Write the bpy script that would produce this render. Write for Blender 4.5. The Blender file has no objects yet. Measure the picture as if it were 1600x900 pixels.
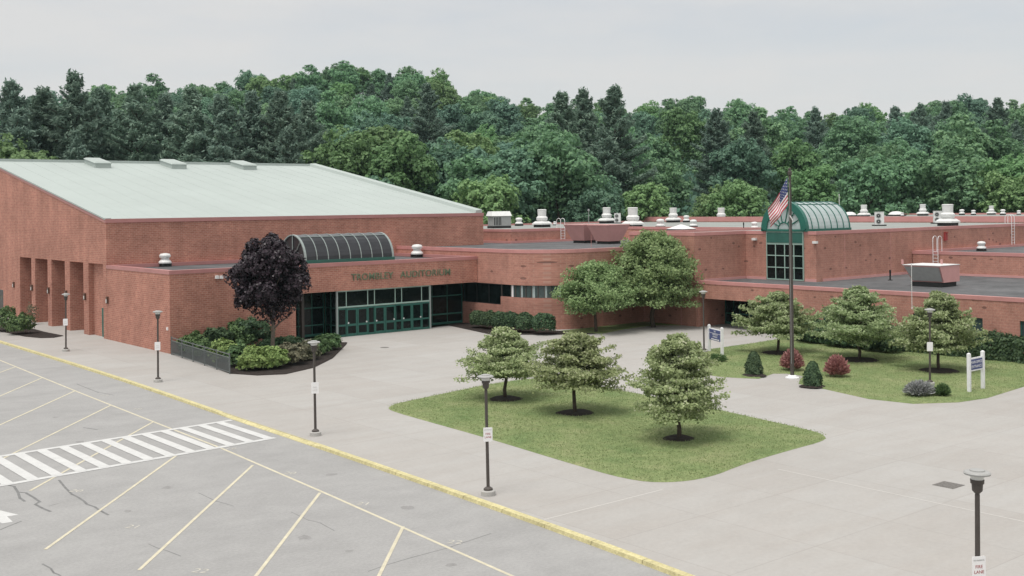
import bpy, bmesh, math, random
import numpy as np
from mathutils import Vector, Matrix
R_ = math.radians
sc = bpy.context.scene
COL = sc.collection
# ------------------------------------------------------------------ camera
FPX, CPY, ROLL, TH, CAMH = 1744.4, 324.2, .01266, .68951, 10.6
CAM = np.array([-33.21, -80.56, CAMH])
cd = bpy.data.cameras.new('camera'); cam = bpy.data.objects.new('camera', cd); COL.objects.link(cam)
cam.matrix_world = Matrix.Translation(Vector(CAM)) @ Matrix.Rotation(-TH, 4, 'Z') @ Matrix.Rotation(R_(90), 4, 'X') @ Matrix.Rotation(-ROLL, 4, 'Z')
cd.sensor_width = 36; cd.lens = FPX / 1600 * 36; cd.shift_y = -(450 - CPY) / 1600
cd.clip_start = .5; cd.clip_end = 6000
sc.camera = cam
# ------------------------------------------------------------------ sky, sun, exposure
SUN_EL, SUN_AZ = R_(70), R_(-104)          # azimuth of the sun, measured from +Y towards +X
w = bpy.data.worlds.new('World'); sc.world = w; w.use_nodes = True
nt = w.node_tree; nt.nodes.clear()
def N(t, typ, **kw):
    n = t.nodes.new(typ)
    for k, v in kw.items(): setattr(n, k, v)
    return n
out = N(nt, 'ShaderNodeOutputWorld'); bg1 = N(nt, 'ShaderNodeBackground'); bg2 = N(nt, 'ShaderNodeBackground'); mx = N(nt, 'ShaderNodeMixShader')
sky = N(nt, 'ShaderNodeTexSky', sky_type='NISHITA'); sky.sun_disc = False; sky.sun_elevation = SUN_EL; sky.sun_rotation = SUN_AZ
nt.links.new(sky.outputs[0], bg1.inputs[0]); bg1.inputs[1].default_value = .12
tc = N(nt, 'ShaderNodeTexCoord'); mp = N(nt, 'ShaderNodeMapping'); mp.inputs['Scale'].default_value = (1, 1, 4.5)
nz = N(nt, 'ShaderNodeTexNoise'); nz.inputs['Scale'].default_value = 2.6; nz.inputs['Detail'].default_value = 6; nz.inputs['Roughness'].default_value = .55
nt.links.new(tc.outputs['Generated'], mp.inputs[0]); nt.links.new(mp.outputs[0], nz.inputs['Vector'])
rp = N(nt, 'ShaderNodeValToRGB'); e = rp.color_ramp.elements; e[0].position = .30; e[0].color = (.74,)*3 + (1,); e[1].position = .52; e[1].color = (.97,)*3 + (1,)
nt.links.new(nz.outputs[0], rp.inputs[0]); nt.links.new(rp.outputs[0], mx.inputs[0])
# overcast layer: brighter towards the zenith
sx = N(nt, 'ShaderNodeSeparateXYZ'); nt.links.new(tc.outputs['Generated'], sx.inputs[0])
rz = N(nt, 'ShaderNodeValToRGB'); rz.color_ramp.interpolation = 'EASE'
for i, (p_, v_) in enumerate(((0, .362), (.17, .368), (.45, .64), (1., .36))):
    el = rz.color_ramp.elements[i] if i in (0,) else (rz.color_ramp.elements[-1] if i == 3 else rz.color_ramp.elements.new(p_))
    el.position = p_; el.color = (v_, v_, v_, 1)
rm = N(nt, 'ShaderNodeMath', operation='MULTIPLY'); rm.inputs[1].default_value = 2.0
nt.links.new(sx.outputs[2], rz.inputs[0]); nt.links.new(rz.outputs[0], rm.inputs[0]); nt.links.new(rm.outputs[0], bg2.inputs[1]); bg2.inputs[0].default_value = (1.0, .992, .985, 1)
nt.links.new(bg1.outputs[0], mx.inputs[1]); nt.links.new(bg2.outputs[0], mx.inputs[2]); nt.links.new(mx.outputs[0], out.inputs[0])
sd = bpy.data.lights.new('sun', 'SUN'); sd.energy = 2.9; sd.angle = R_(26); sd.color = (1, .965, .91)
so = bpy.data.objects.new('sun', sd); COL.objects.link(so)
sdir = Vector((math.sin(SUN_AZ) * math.cos(SUN_EL), math.cos(SUN_AZ) * math.cos(SUN_EL), math.sin(SUN_EL)))
so.rotation_euler = sdir.to_track_quat('Z', 'Y').to_euler(); so.location = (0, 0, 80)
sc.view_settings.view_transform = 'Standard'; sc.view_settings.look = 'None'; sc.view_settings.exposure = 0; sc.view_settings.gamma = 1
sc.view_settings.use_curve_mapping = False

# ------------------------------------------------------------------ measuring helpers
_cr, _sr = math.cos(ROLL), math.sin(ROLL); _ct, _st = math.cos(TH), math.sin(TH)
def ray(px, py):
    a = px - 800; b = py - CPY
    x = a * _cr - b * _sr; y = a * _sr + b * _cr
    return np.array([x / FPX * _ct + _st, -x / FPX * _st + _ct, -y / FPX])
def gp(px, py, z=0.):
    d = ray(px, py); return CAM + d * ((z - CAMH) / d[2])
def onx(px, py, X):
    d = ray(px, py); return CAM + d * ((X - CAM[0]) / d[0])
def ony(px, py, Y):
    d = ray(px, py); return CAM + d * ((Y - CAM[1]) / d[1])
def at(px, py, D): return CAM + ray(px, py) * D
def depth(p): return (p[0] - CAM[0]) * _st + (p[1] - CAM[1]) * _ct
CAMLEFT = np.array([-_ct, _st, 0])

# ------------------------------------------------------------------ materials
MATS = {}
def mat(name, color, rough=.6, metal=0., noise=None, bump=None, spec=.3):
    """noise = (scale, amount[, second scale, amount]); bump = (scale, strength)"""
    m = bpy.data.materials.new(name); m.use_nodes = True; t = m.node_tree; b = t.nodes['Principled BSDF']
    b.inputs['Base Color'].default_value = (*color, 1); b.inputs['Roughness'].default_value = rough; b.inputs['Metallic'].default_value = metal
    b.inputs['Specular IOR Level'].default_value = spec
    g = N(t, 'ShaderNodeNewGeometry')
    if noise:
        cur = None
        for i in range(0, len(noise), 2):
            n = N(t, 'ShaderNodeTexNoise'); n.inputs['Scale'].default_value = noise[i]; n.inputs['Detail'].default_value = 5; n.inputs['Roughness'].default_value = .6
            t.links.new(g.outputs['Position'], n.inputs['Vector'])
            r = N(t, 'ShaderNodeMapRange'); r.inputs[1].default_value = .25; r.inputs[2].default_value = .75
            r.inputs[3].default_value = 1 - noise[i + 1]; r.inputs[4].default_value = 1 + noise[i + 1]
            t.links.new(n.outputs[0], r.inputs[0])
            mm = N(t, 'ShaderNodeMix', data_type='RGBA', blend_type='MULTIPLY'); mm.inputs[0].default_value = 1
            if cur is None: mm.inputs[6].default_value = (*color, 1)
            else: t.links.new(cur, mm.inputs[6])
            t.links.new(r.outputs[0], mm.inputs[7]); cur = mm.outputs[2]
        t.links.new(cur, b.inputs['Base Color'])
    if bump:
        n = N(t, 'ShaderNodeTexNoise'); n.inputs['Scale'].default_value = bump[0]; n.inputs['Detail'].default_value = 4
        t.links.new(g.outputs['Position'], n.inputs['Vector'])
        bp = N(t, 'ShaderNodeBump'); bp.inputs['Strength'].default_value = bump[1]; bp.inputs['Distance'].default_value = .05
        t.links.new(n.outputs[0], bp.inputs['Height']); t.links.new(bp.outputs[0], b.inputs['Normal'])
    MATS[name] = m; return m

def brick(name, c1, c2, mortar, specks=.0, bw=.42, rh=.2, joints=0.):
    m = bpy.data.materials.new(name); m.use_nodes = True; t = m.node_tree; b = t.nodes['Principled BSDF']; L = t.links.new
    b.inputs['Roughness'].default_value = .85; b.inputs['Specular IOR Level'].default_value = .2
    g = N(t, 'ShaderNodeNewGeometry'); s = N(t, 'ShaderNodeSeparateXYZ'); L(g.outputs['Position'], s.inputs[0])
    a = N(t, 'ShaderNodeMath', operation='ADD'); L(s.outputs[0], a.inputs[0]); L(s.outputs[1], a.inputs[1])
    c = N(t, 'ShaderNodeCombineXYZ'); L(a.outputs[0], c.inputs[0]); L(s.outputs[2], c.inputs[1])
    k = N(t, 'ShaderNodeTexBrick'); L(c.outputs[0], k.inputs['Vector'])
    k.inputs['Color1'].default_value = (*c1, 1); k.inputs['Color2'].default_value = (*c2, 1); k.inputs['Mortar'].default_value = (*mortar, 1)
    k.inputs['Scale'].default_value = 1; k.inputs['Mortar Size'].default_value = .018; k.inputs['Mortar Smooth'].default_value = .3
    k.inputs['Brick Width'].default_value = bw; k.inputs['Row Height'].default_value = rh; k.inputs['Bias'].default_value = 0
    cur = k.outputs['Color']
    for scl, lo, hi in ((.35, .86, 1.12), (2.2, .90, 1.08), (9., .86, 1.12)):
        n = N(t, 'ShaderNodeTexNoise'); n.inputs['Scale'].default_value = scl; n.inputs['Detail'].default_value = 4; L(c.outputs[0], n.inputs['Vector'])
        r = N(t, 'ShaderNodeMapRange'); r.inputs[1].default_value = .3; r.inputs[2].default_value = .7; r.inputs[3].default_value = lo; r.inputs[4].default_value = hi
        L(n.outputs[0], r.inputs[0])
        mm = N(t, 'ShaderNodeMix', data_type='RGBA', blend_type='MULTIPLY'); mm.inputs[0].default_value = 1; L(cur, mm.inputs[6]); L(r.outputs[0], mm.inputs[7]); cur = mm.outputs[2]
    mp = N(t, 'ShaderNodeMapping'); mp.inputs['Scale'].default_value = (1.1, .16, 1); L(c.outputs[0], mp.inputs[0])   # rain streaks
    n = N(t, 'ShaderNodeTexNoise'); n.inputs['Scale'].default_value = 1.; n.inputs['Detail'].default_value = 5; L(mp.outputs[0], n.inputs['Vector'])
    r = N(t, 'ShaderNodeMapRange'); r.inputs[1].default_value = .3; r.inputs[2].default_value = .62; r.inputs[3].default_value = .86; r.inputs[4].default_value = 1.03; L(n.outputs[0], r.inputs[0])
    mm = N(t, 'ShaderNodeMix', data_type='RGBA', blend_type='MULTIPLY'); mm.inputs[0].default_value = 1; L(cur, mm.inputs[6]); L(r.outputs[0], mm.inputs[7]); cur = mm.outputs[2]
    if specks:
        # odd dark bricks scattered over the wall
        mp = N(t, 'ShaderNodeMapping'); mp.inputs['Scale'].default_value = (1.3, 2.4, 1); L(c.outputs[0], mp.inputs[0])
        v = N(t, 'ShaderNodeTexVoronoi'); v.inputs['Scale'].default_value = 1.; L(mp.outputs[0], v.inputs['Vector'])
        sp = N(t, 'ShaderNodeSeparateColor'); L(v.outputs['Color'], sp.inputs[0])
        c1_ = N(t, 'ShaderNodeMath', operation='LESS_THAN'); c1_.inputs[1].default_value = specks; L(sp.outputs[0], c1_.inputs[0])
        c2_ = N(t, 'ShaderNodeMath', operation='LESS_THAN'); c2_.inputs[1].default_value = .26; L(v.outputs['Distance'], c2_.inputs[0])
        c3_ = N(t, 'ShaderNodeMath', operation='MULTIPLY'); L(c1_.outputs[0], c3_.inputs[0]); L(c2_.outputs[0], c3_.inputs[1])
        c4_ = N(t, 'ShaderNodeMath', operation='MULTIPLY'); L(c3_.outputs[0], c4_.inputs[0]); c4_.inputs[1].default_value = .55
        mm = N(t, 'ShaderNodeMix', data_type='RGBA'); L(c4_.outputs[0], mm.inputs[0]); L(cur, mm.inputs[6]); mm.inputs[7].default_value = (.05, .03, .03, 1); cur = mm.outputs[2]
    L(cur, b.inputs['Base Color'])
    bp = N(t, 'ShaderNodeBump'); bp.inputs['Strength'].default_value = .35; bp.inputs['Distance'].default_value = .01
    L(k.outputs['Fac'], bp.inputs['Height']); bp.invert = True; L(bp.outputs[0], b.inputs['Normal'])
    MATS[name] = m; return m

def leafmat(name, dark, light, rough=.6, trans=.25, objvar=.18, tip=None):
    m = bpy.data.materials.new(name); m.use_nodes = True; t = m.node_tree; b = t.nodes['Principled BSDF']; L = t.links.new
    b.inputs['Roughness'].default_value = rough; b.inputs['Specular IOR Level'].default_value = .25
    g = N(t, 'ShaderNodeNewGeometry'); r = N(t, 'ShaderNodeValToRGB'); e = r.color_ramp.elements
    e[0].color = (*dark, 1); e[1].color = (*light, 1)
    if tip: x = e.new(.86); x.color = (*light, 1); e[-1].color = (*tip, 1)
    L(g.outputs['Random Per Island'], r.inputs[0])
    o = N(t, 'ShaderNodeObjectInfo'); h = N(t, 'ShaderNodeHueSaturation')
    mr = N(t, 'ShaderNodeMapRange'); mr.inputs[3].default_value = 1 - objvar; mr.inputs[4].default_value = 1 + objvar; L(o.outputs['Random'], mr.inputs[0])
    L(mr.outputs[0], h.inputs['Value']); L(r.outputs[0], h.inputs['Color'])
    m2 = N(t, 'ShaderNodeMath', operation='MULTIPLY'); m2.inputs[1].default_value = 7.31; L(o.outputs['Random'], m2.inputs[0])
    m3 = N(t, 'ShaderNodeMath', operation='FRACT'); L(m2.outputs[0], m3.inputs[0])
    m4 = N(t, 'ShaderNodeMapRange'); m4.inputs[3].default_value = .5 - .006; m4.inputs[4].default_value = .5 + .03; L(m3.outputs[0], m4.inputs[0]); L(m4.outputs[0], h.inputs['Hue'])
    L(h.outputs[0], b.inputs['Base Color'])
    if trans:
        tr = N(t, 'ShaderNodeBsdfTranslucent'); L(h.outputs[0], tr.inputs[0]); ms = N(t, 'ShaderNodeMixShader'); ms.inputs[0].default_value = trans
        L(b.outputs[0], ms.inputs[1]); L(tr.outputs[0], ms.inputs[2]); L(ms.outputs[0], t.nodes['Material Output'].inputs[0])
    MATS[name] = m; return m

brick('brick', (.430, .196, .145), (.350, .150, .112), (.46, .28, .22), bw=.40, rh=.155)
brick('brick_speckled', (.435, .218, .168), (.395, .192, .148), (.44, .25, .20), specks=.16)
mat('coping', (.40, .185, .175), .45, noise=(.6, .12), spec=.4)
mat('coping_pink', (.50, .24, .225), .5, noise=(.8, .10))
mat('pink_metal', (.56, .30, .285), .5, noise=(1.2, .08))
mat('membrane_pale', (.365, .408, .388), .7, noise=(.12, .06, 3., .03))
mat('membrane_dark', (.098, .099, .102), .9, noise=(.25, .4, 1.6, .22, 6, .12), bump=(6, .2))
mat('membrane_grey', (.26, .275, .26), .9, noise=(.2, .14, 3, .08), bump=(6, .2))
mat('teal', (.030, .112, .090), .45, noise=(2, .12))
mat('teal_pale', (.30, .42, .37), .45, noise=(2, .1))
mat('teal_bright', (.020, .125, .095), .4, noise=(1.5, .12))
mat('glass_dark', (.004, .007, .007), .08, noise=(.6, .5), spec=.22)
mat('glass_grey', (.05, .075, .075), .12, noise=(1.5, .3), spec=.6)
mat('glass_smoke', (.026, .027, .031), .3, noise=(.8, .25), spec=.4)
mat('glass_vault', (.52, .60, .60), .22, noise=(1.2, .15), spec=.6)
mat('rib_grey', (.27, .31, .30), .45)
mat('white_metal', (.66, .66, .65), .45, noise=(3, .08))
mat('grey_metal', (.31, .315, .31), .45, noise=(3, .1))
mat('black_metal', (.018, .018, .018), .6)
mat('brown_metal', (.070, .060, .054), .5, noise=(4, .15))
mat('white_paint', (.72, .72, .73), .55, noise=(4, .08))
mat('dim_paint', (.55, .52, .50), .7)
mat('navy', (.055, .075, .19), .5)
mat('red_paint', (.33, .05, .05), .5)
mat('lens', (.62, .62, .60), .25, spec=.5)
mat('lamp_cap', (.33, .33, .32), .5)
mat('bronze', (.12, .07, .05), .4, metal=.3)
mat('sign_white', (.76, .75, .75), .5)
mat('kerb_yellow', (.50, .45, .245), .8, noise=(1.1, .16, 7, .25, 30, .2))
mat('line_yellow', (.52, .48, .365), .8, noise=(2.2, .12, 14, .12))
mat('line_white', (.52, .52, .51), .75, noise=(1.8, .08, 16, .08))
mat('line_faded', (.46, .44, .39), .8, noise=(6, .2))
mat('crack', (.17, .17, .168), .95, noise=(4, .3))
mat('oil', (.235, .23, .225), .8, noise=(6, .15))
mat('joint', (.46, .445, .42), .9)
mat('joint_dark', (.24, .225, .21), .9)
mat('mulch', (.028, .021, .018), 1., noise=(5, .5, 25, .5), bump=(18, 1.))
mat('bark', (.075, .058, .045), .95, noise=(5, .35), bump=(14, .8))
mat('bark_pale', (.17, .14, .11), .95, noise=(5, .35), bump=(14, .8))
mat('concrete', (.40, .39, .37), .9, noise=(1, .1))
mat('iron', (.16, .15, .14), .8, noise=(20, .3))
mat('fence_metal', (.125, .138, .138), .5)
mat('flag_red', (.45, .055, .085), .8); mat('flag_white', (.68, .66, .66), .8); mat('flag_blue', (.045, .06, .17), .8)
mat('letter', (.13, .165, .105), .5, noise=(6, .25))
mat('wood_floor', (.05, .055, .035), 1, noise=(.5, .3))

m = MATS['glass_vault']; t_ = m.node_tree; tr_ = N(t_, 'ShaderNodeBsdfTransparent'); tr_.inputs[0].default_value = (.72, .86, .84, 1); ms_ = N(t_, 'ShaderNodeMixShader'); ms_.inputs[0].default_value = .34
t_.links.new(t_.nodes['Principled BSDF'].outputs[0], ms_.inputs[1]); t_.links.new(tr_.outputs[0], ms_.inputs[2]); t_.links.new(ms_.outputs[0], t_.nodes['Material Output'].inputs[0])
def ground_mat(name, base, layers, rough=.9, bumpv=(20, .25), grid=None, streak=None):
    m = mat(name, base, rough, noise=layers, bump=bumpv, spec=.15)
    t = m.node_tree; L = t.links.new; b = t.nodes['Principled BSDF']
    if streak:   # long faint stains
        g = N(t, 'ShaderNodeNewGeometry'); mp = N(t, 'ShaderNodeMapping'); mp.inputs['Rotation'].default_value = (0, 0, streak[2]); mp.inputs['Scale'].default_value = (streak[0], streak[1], 1); L(g.outputs['Position'], mp.inputs[0])
        n = N(t, 'ShaderNodeTexNoise'); n.inputs['Scale'].default_value = 1; n.inputs['Detail'].default_value = 6; n.inputs['Roughness'].default_value = .65; L(mp.outputs[0], n.inputs['Vector'])
        r = N(t, 'ShaderNodeValToRGB'); e = r.color_ramp.elements; e[0].position = .36; e[0].color = (*streak[3], 1); e[1].position = .6; e[1].color = (1, 1, 1, 1)
        L(n.outputs[0], r.inputs[0])
        mm = N(t, 'ShaderNodeMix', data_type='RGBA', blend_type='MULTIPLY'); mm.inputs[0].default_value = 1
        L(b.inputs['Base Color'].links[0].from_socket, mm.inputs[6]); L(r.outputs[0], mm.inputs[7]); L(mm.outputs[2], b.inputs['Base Color'])
    if grid:
        g = N(t, 'ShaderNodeNewGeometry'); k = N(t, 'ShaderNodeTexBrick'); L(g.outputs['Position'], k.inputs['Vector']); k.offset = 0
        k.inputs['Scale'].default_value = 1; k.inputs['Brick Width'].default_value = grid[0]; k.inputs['Row Height'].default_value = grid[1]; k.inputs['Mortar Size'].default_value = .02
        k.inputs['Color1'].default_value = (1.02, 1.02, 1.02, 1); k.inputs['Color2'].default_value = (.965, .95, .94, 1); k.inputs['Mortar'].default_value = (.87, .855, .845, 1)
        mm = N(t, 'ShaderNodeMix', data_type='RGBA', blend_type='MULTIPLY'); mm.inputs[0].default_value = 1
        L(b.inputs['Base Color'].links[0].from_socket, mm.inputs[6]); L(k.outputs[0], mm.inputs[7]); L(mm.outputs[2], b.inputs['Base Color'])
    return m
ground_mat('plaza', (.368, .358, .343), (.09, .035, .7, .035, 6, .05), .9, (25, .12), grid=(4.1, 4.6), streak=(.16, .75, .6, (.955, .938, .926)))
ground_mat('asphalt', (.315, .311, .305), (.12, .05, .9, .06, 9, .09), .92, (40, .25), streak=(.16, .5, 1.2, (.92, .92, .92)))
def grass_mat(name):
    m = bpy.data.materials.new(name); m.use_nodes = True; t = m.node_tree; b = t.nodes['Principled BSDF']; L = t.links.new
    b.inputs['Roughness'].default_value = .9; b.inputs['Specular IOR Level'].default_value = .1
    g = N(t, 'ShaderNodeNewGeometry')
    def nz(s, d=5): n = N(t, 'ShaderNodeTexNoise'); n.inputs['Scale'].default_value = s; n.inputs['Detail'].default_value = d; n.inputs['Roughness'].default_value = .65; L(g.outputs['Position'], n.inputs['Vector']); return n
    r = N(t, 'ShaderNodeValToRGB'); e = r.color_ramp.elements; e[0].position = .32; e[0].color = (.135, .195, .078, 1); e[1].position = .76; e[1].color = (.275, .280, .150, 1)
    x = e.new(.5); x.color = (.195, .240, .105, 1)
    L(nz(.35, 6).outputs[0], r.inputs[0])
    cur = r.outputs[0]
    for s, lo, hi in ((2.5, .84, 1.15), (14., .72, 1.28)):
        q = N(t, 'ShaderNodeMapRange'); q.inputs[1].default_value = .3; q.inputs[2].default_value = .7; q.inputs[3].default_value = lo; q.inputs[4].default_value = hi; L(nz(s).outputs[0], q.inputs[0])
        mm = N(t, 'ShaderNodeMix', data_type='RGBA', blend_type='MULTIPLY'); mm.inputs[0].default_value = 1; L(cur, mm.inputs[6]); L(q.outputs[0], mm.inputs[7]); cur = mm.outputs[2]
    L(cur, b.inputs['Base Color'])
    bp = N(t, 'ShaderNodeBump'); bp.inputs['Strength'].default_value = .8; bp.inputs['Distance'].default_value = .06; L(nz(16, 3).outputs[0], bp.inputs['Height']); L(bp.outputs[0], b.inputs['Normal'])
    MATS[name] = m
grass_mat('lawn')
leafmat('leaf_oak', (.128, .235, .132), (.250, .395, .205), trans=.4)
leafmat('leaf_light', (.145, .245, .105), (.265, .405, .175), trans=.4)
leafmat('leaf_blue', (.104, .205, .142), (.205, .345, .225), trans=.4)
leafmat('leaf_pine', (.115, .185, .140), (.245, .335, .250), trans=.38)
leafmat('leaf_haw', (.225, .275, .125), (.450, .500, .265), tip=(.56, .56, .40), objvar=.08, trans=.42)
leafmat('leaf_serv', (.165, .230, .095), (.345, .420, .195), objvar=.1, trans=.4)
leafmat('leaf_purple', (.015, .009, .013), (.046, .032, .042), rough=.36, trans=.1, objvar=0)
leafmat('leaf_box', (.055, .100, .040), (.175, .250, .100), objvar=.08)
leafmat('leaf_yew', (.036, .068, .036), (.105, .160, .075), objvar=.08)
leafmat('leaf_lime', (.12, .19, .055), (.30, .40, .14), objvar=.1)
leafmat('leaf_olive', (.09, .095, .058), (.21, .20, .13), objvar=.08)
leafmat('leaf_barb', (.25, .095, .095), (.52, .27, .26), objvar=.08)
leafmat('leaf_lav', (.20, .215, .195), (.42, .42, .43), objvar=.05)
M = MATS

# ------------------------------------------------------------------ mesh helpers
class MB:
    def __init__(s): s.v = []; s.f = []; s.mi = []; s.mats = []; s.cur = 0
    def mat(s, m):
        if m not in s.mats: s.mats.append(m)
        s.cur = s.mats.index(m); return s
    def add(s, vs, fs):
        o = len(s.v); s.v += [tuple(map(float, p)) for p in vs]; s.f += [tuple(i + o for i in f) for f in fs]; s.mi += [s.cur] * len(fs); return s
    def box(s, a, b):
        x0, y0, z0 = a; x1, y1, z1 = b
        return s.add([(x0, y0, z0), (x1, y0, z0), (x1, y1, z0), (x0, y1, z0), (x0, y0, z1), (x1, y0, z1), (x1, y1, z1), (x0, y1, z1)],
                     [(0, 3, 2, 1), (4, 5, 6, 7), (0, 1, 5, 4), (1, 2, 6, 5), (2, 3, 7, 6), (3, 0, 4, 7)])
    def hexa(s, lo, hi):      # two quads, bottom and top
        return s.add(list(lo) + list(hi), [(0, 3, 2, 1), (4, 5, 6, 7), (0, 1, 5, 4), (1, 2, 6, 5), (2, 3, 7, 6), (3, 0, 4, 7)])
    def prism(s, poly, z0, z1, bottom=True, top=True):
        n = len(poly); vs = [(p[0], p[1], z0) for p in poly] + [(p[0], p[1], z1) for p in poly]
        fs = [(i, (i + 1) % n, n + (i + 1) % n, n + i) for i in range(n)]
        if bottom: fs.append(tuple(range(n - 1, -1, -1)))
        if top: fs.append(tuple(range(n, 2 * n)))
        return s.add(vs, fs)
    def extrude_x(s, yz, x0, x1):
        n = len(yz); vs = [(x0, p[0], p[1]) for p in yz] + [(x1, p[0], p[1]) for p in yz]
        return s.add(vs, [(i, n + i, n + (i + 1) % n, (i + 1) % n) for i in range(n)] + [tuple(range(n)), tuple(range(2 * n - 1, n - 1, -1))])
    def ring(s, outer, inner, z0, z1):
        n = len(outer)
        vs = [(*p[:2], z0) for p in outer] + [(*p[:2], z1) for p in outer] + [(*p[:2], z1) for p in inner] + [(*p[:2], z0) for p in inner]
        fs = []
        for i in range(n):
            j = (i + 1) % n
            fs += [(i, j, n + j, n + i), (n + i, n + j, 2 * n + j, 2 * n + i), (2 * n + i, 2 * n + j, 3 * n + j, 3 * n + i), (3 * n + i, 3 * n + j, j, i)]
        return s.add(vs, fs)
    def tube(s, pts, r, seg=8, caps=True):
        pts = [Vector(p) for p in pts]; rs = r if hasattr(r, '__len__') else [r] * len(pts); vs = []; fs = []
        up = None
        for i, p in enumerate(pts):
            d = (pts[min(i + 1, len(pts) - 1)] - pts[max(i - 1, 0)]).normalized()
            if up is None or abs(up.dot(d)) > .98: up = Vector((0, 0, 1)) if abs(d.z) < .9 else Vector((1, 0, 0))
            a = d.cross(up).normalized(); b = d.cross(a).normalized(); up = -b if False else up
            for k in range(seg):
                t = 2 * math.pi * k / seg; vs.append(p + (a * math.cos(t) + b * math.sin(t)) * rs[i])
        for i in range(len(pts) - 1):
            for k in range(seg):
                fs.append((i * seg + k, i * seg + (k + 1) % seg, (i + 1) * seg + (k + 1) % seg, (i + 1) * seg + k))
        if caps: fs.append(tuple(range(seg - 1, -1, -1))); n = (len(pts) - 1) * seg; fs.append(tuple(range(n, n + seg)))
        return s.add(vs, fs)
    def lathe(s, prof, c=(0, 0, 0), seg=20):
        vs = []; fs = []
        for r, z in prof:
            for k in range(seg):
                t = 2 * math.pi * k / seg; vs.append((c[0] + r * math.cos(t), c[1] + r * math.sin(t), c[2] + z))
        for i in range(len(prof) - 1):
            for k in range(seg): fs.append((i * seg + k, i * seg + (k + 1) % seg, (i + 1) * seg + (k + 1) % seg, (i + 1) * seg + k))
        fs.append(tuple(range(seg - 1, -1, -1))); n = (len(prof) - 1) * seg; fs.append(tuple(range(n, n + seg)))
        return s.add(vs, fs)
    def build(s, name, m=None, parent=None, smooth=False, loc=None):
        me = bpy.data.meshes.new(name); me.from_pydata(s.v, [], s.f)
        for x in (s.mats or [m]): me.materials.append(M[x])
        if s.mats: me.polygons.foreach_set('material_index', s.mi)
        if smooth: me.polygons.foreach_set('use_smooth', [True] * len(s.f))
        me.validate(); me.update()
        return link(name, me, parent, loc)
def link(name, me, parent=None, loc=None):
    o = bpy.data.objects.new(name, me); COL.objects.link(o)
    if parent: o.parent = parent
    if loc is not None: o.location = tuple(map(float, loc))
    return o
def tag(o, label=None, cat=None, group=None, kind=None):
    if label: o['label'] = label
    if cat: o['category'] = cat
    if group: o['group'] = group
    if kind: o['kind'] = kind
    return o
def empty(name, loc, label, cat, group=None, rz=0):
    o = bpy.data.objects.new(name, None); COL.objects.link(o); o.empty_display_size = .3
    o.location = tuple(map(float, loc)); o.rotation_euler = (0, 0, rz); return tag(o, label, cat, group)
def copy_tree(o, parent=None):
    c = o.copy(); COL.objects.link(c); c.parent = parent
    for ch in [x for x in bpy.data.objects if x.parent == o]: copy_tree(ch, c)
    return c
def children(o): return [x for x in COL.objects if x.parent == o]
def dup(o, loc, label=None, rz=0, scale=None, group=None):
    c = o.copy(); COL.objects.link(c); c.location = tuple(map(float, loc)); c.rotation_euler = (0, 0, rz)
    if scale: c.scale = scale if hasattr(scale, '__len__') else (scale,) * 3
    if label: c['label'] = label
    if group: c['group'] = group
    for ch in KIDS.get(o.name, []):
        d = ch.copy(); COL.objects.link(d); d.parent = c
        for gch in KIDS.get(ch.name, []):
            h = gch.copy(); COL.objects.link(h); h.parent = d
    return c
KIDS = {}
def reg(o):            # remembers the parts of a thing so that it can be copied
    KIDS[o.name] = [x for x in COL.objects if x.parent == o]
    for k in KIDS[o.name]: KIDS[k.name] = [x for x in COL.objects if x.parent == k]
    return o
def text_mesh(name, body, size, depth_, m, parent=None, mw=None, align='CENTER', space=1.0, bold=0.):
    cu = bpy.data.curves.new(name, 'FONT'); cu.body = body; cu.size = size; cu.extrude = depth_; cu.align_x = align; cu.align_y = 'CENTER'; cu.space_character = space; cu.offset = bold
    tmp = bpy.data.objects.new(name + '_tmp', cu); COL.objects.link(tmp)
    dg = bpy.context.evaluated_depsgraph_get(); me = bpy.data.meshes.new_from_object(tmp.evaluated_get(dg))
    bpy.data.objects.remove(tmp); bpy.data.curves.remove(cu)
    me.materials.clear(); me.materials.append(M[m]); me.name = name
    if mw is not None: me.transform(mw)
    return link(name, me, parent)
def offset(poly, d):
    """CCW polygon, positive d = outwards"""
    n = len(poly); P = [np.array(p[:2], float) for p in poly]; o = []
    for i in range(n):
        a, b, c = P[i - 1], P[i], P[(i + 1) % n]
        e1 = (b - a) / np.linalg.norm(b - a); e2 = (c - b) / np.linalg.norm(c - b)
        n1 = np.array([e1[1], -e1[0]]); n2 = np.array([e2[1], -e2[0]]); k = 1 + n1 @ n2
        o.append(tuple(b + (n1 + n2) * d / max(k, .3)))
    return o
def smooth_poly(pts, it=2):
    P = [np.array(p[:2], float) for p in pts]
    for _ in range(it):
        Q = []
        for i in range(len(P)):
            a, b = P[i], P[(i + 1) % len(P)]; Q += [a * .75 + b * .25, a * .25 + b * .75]
        P = Q
    return P
def sheet(name, poly, z, m, kind='structure', label=None, cat=None):
    b = MB(); b.add([(p[0], p[1], z) for p in poly], [tuple(range(len(poly)))]); o = b.build(name, m)
    me = o.data
    if me.polygons[0].normal.z < 0: me.flip_normals()
    return tag(o, label, cat, kind=kind)

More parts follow.
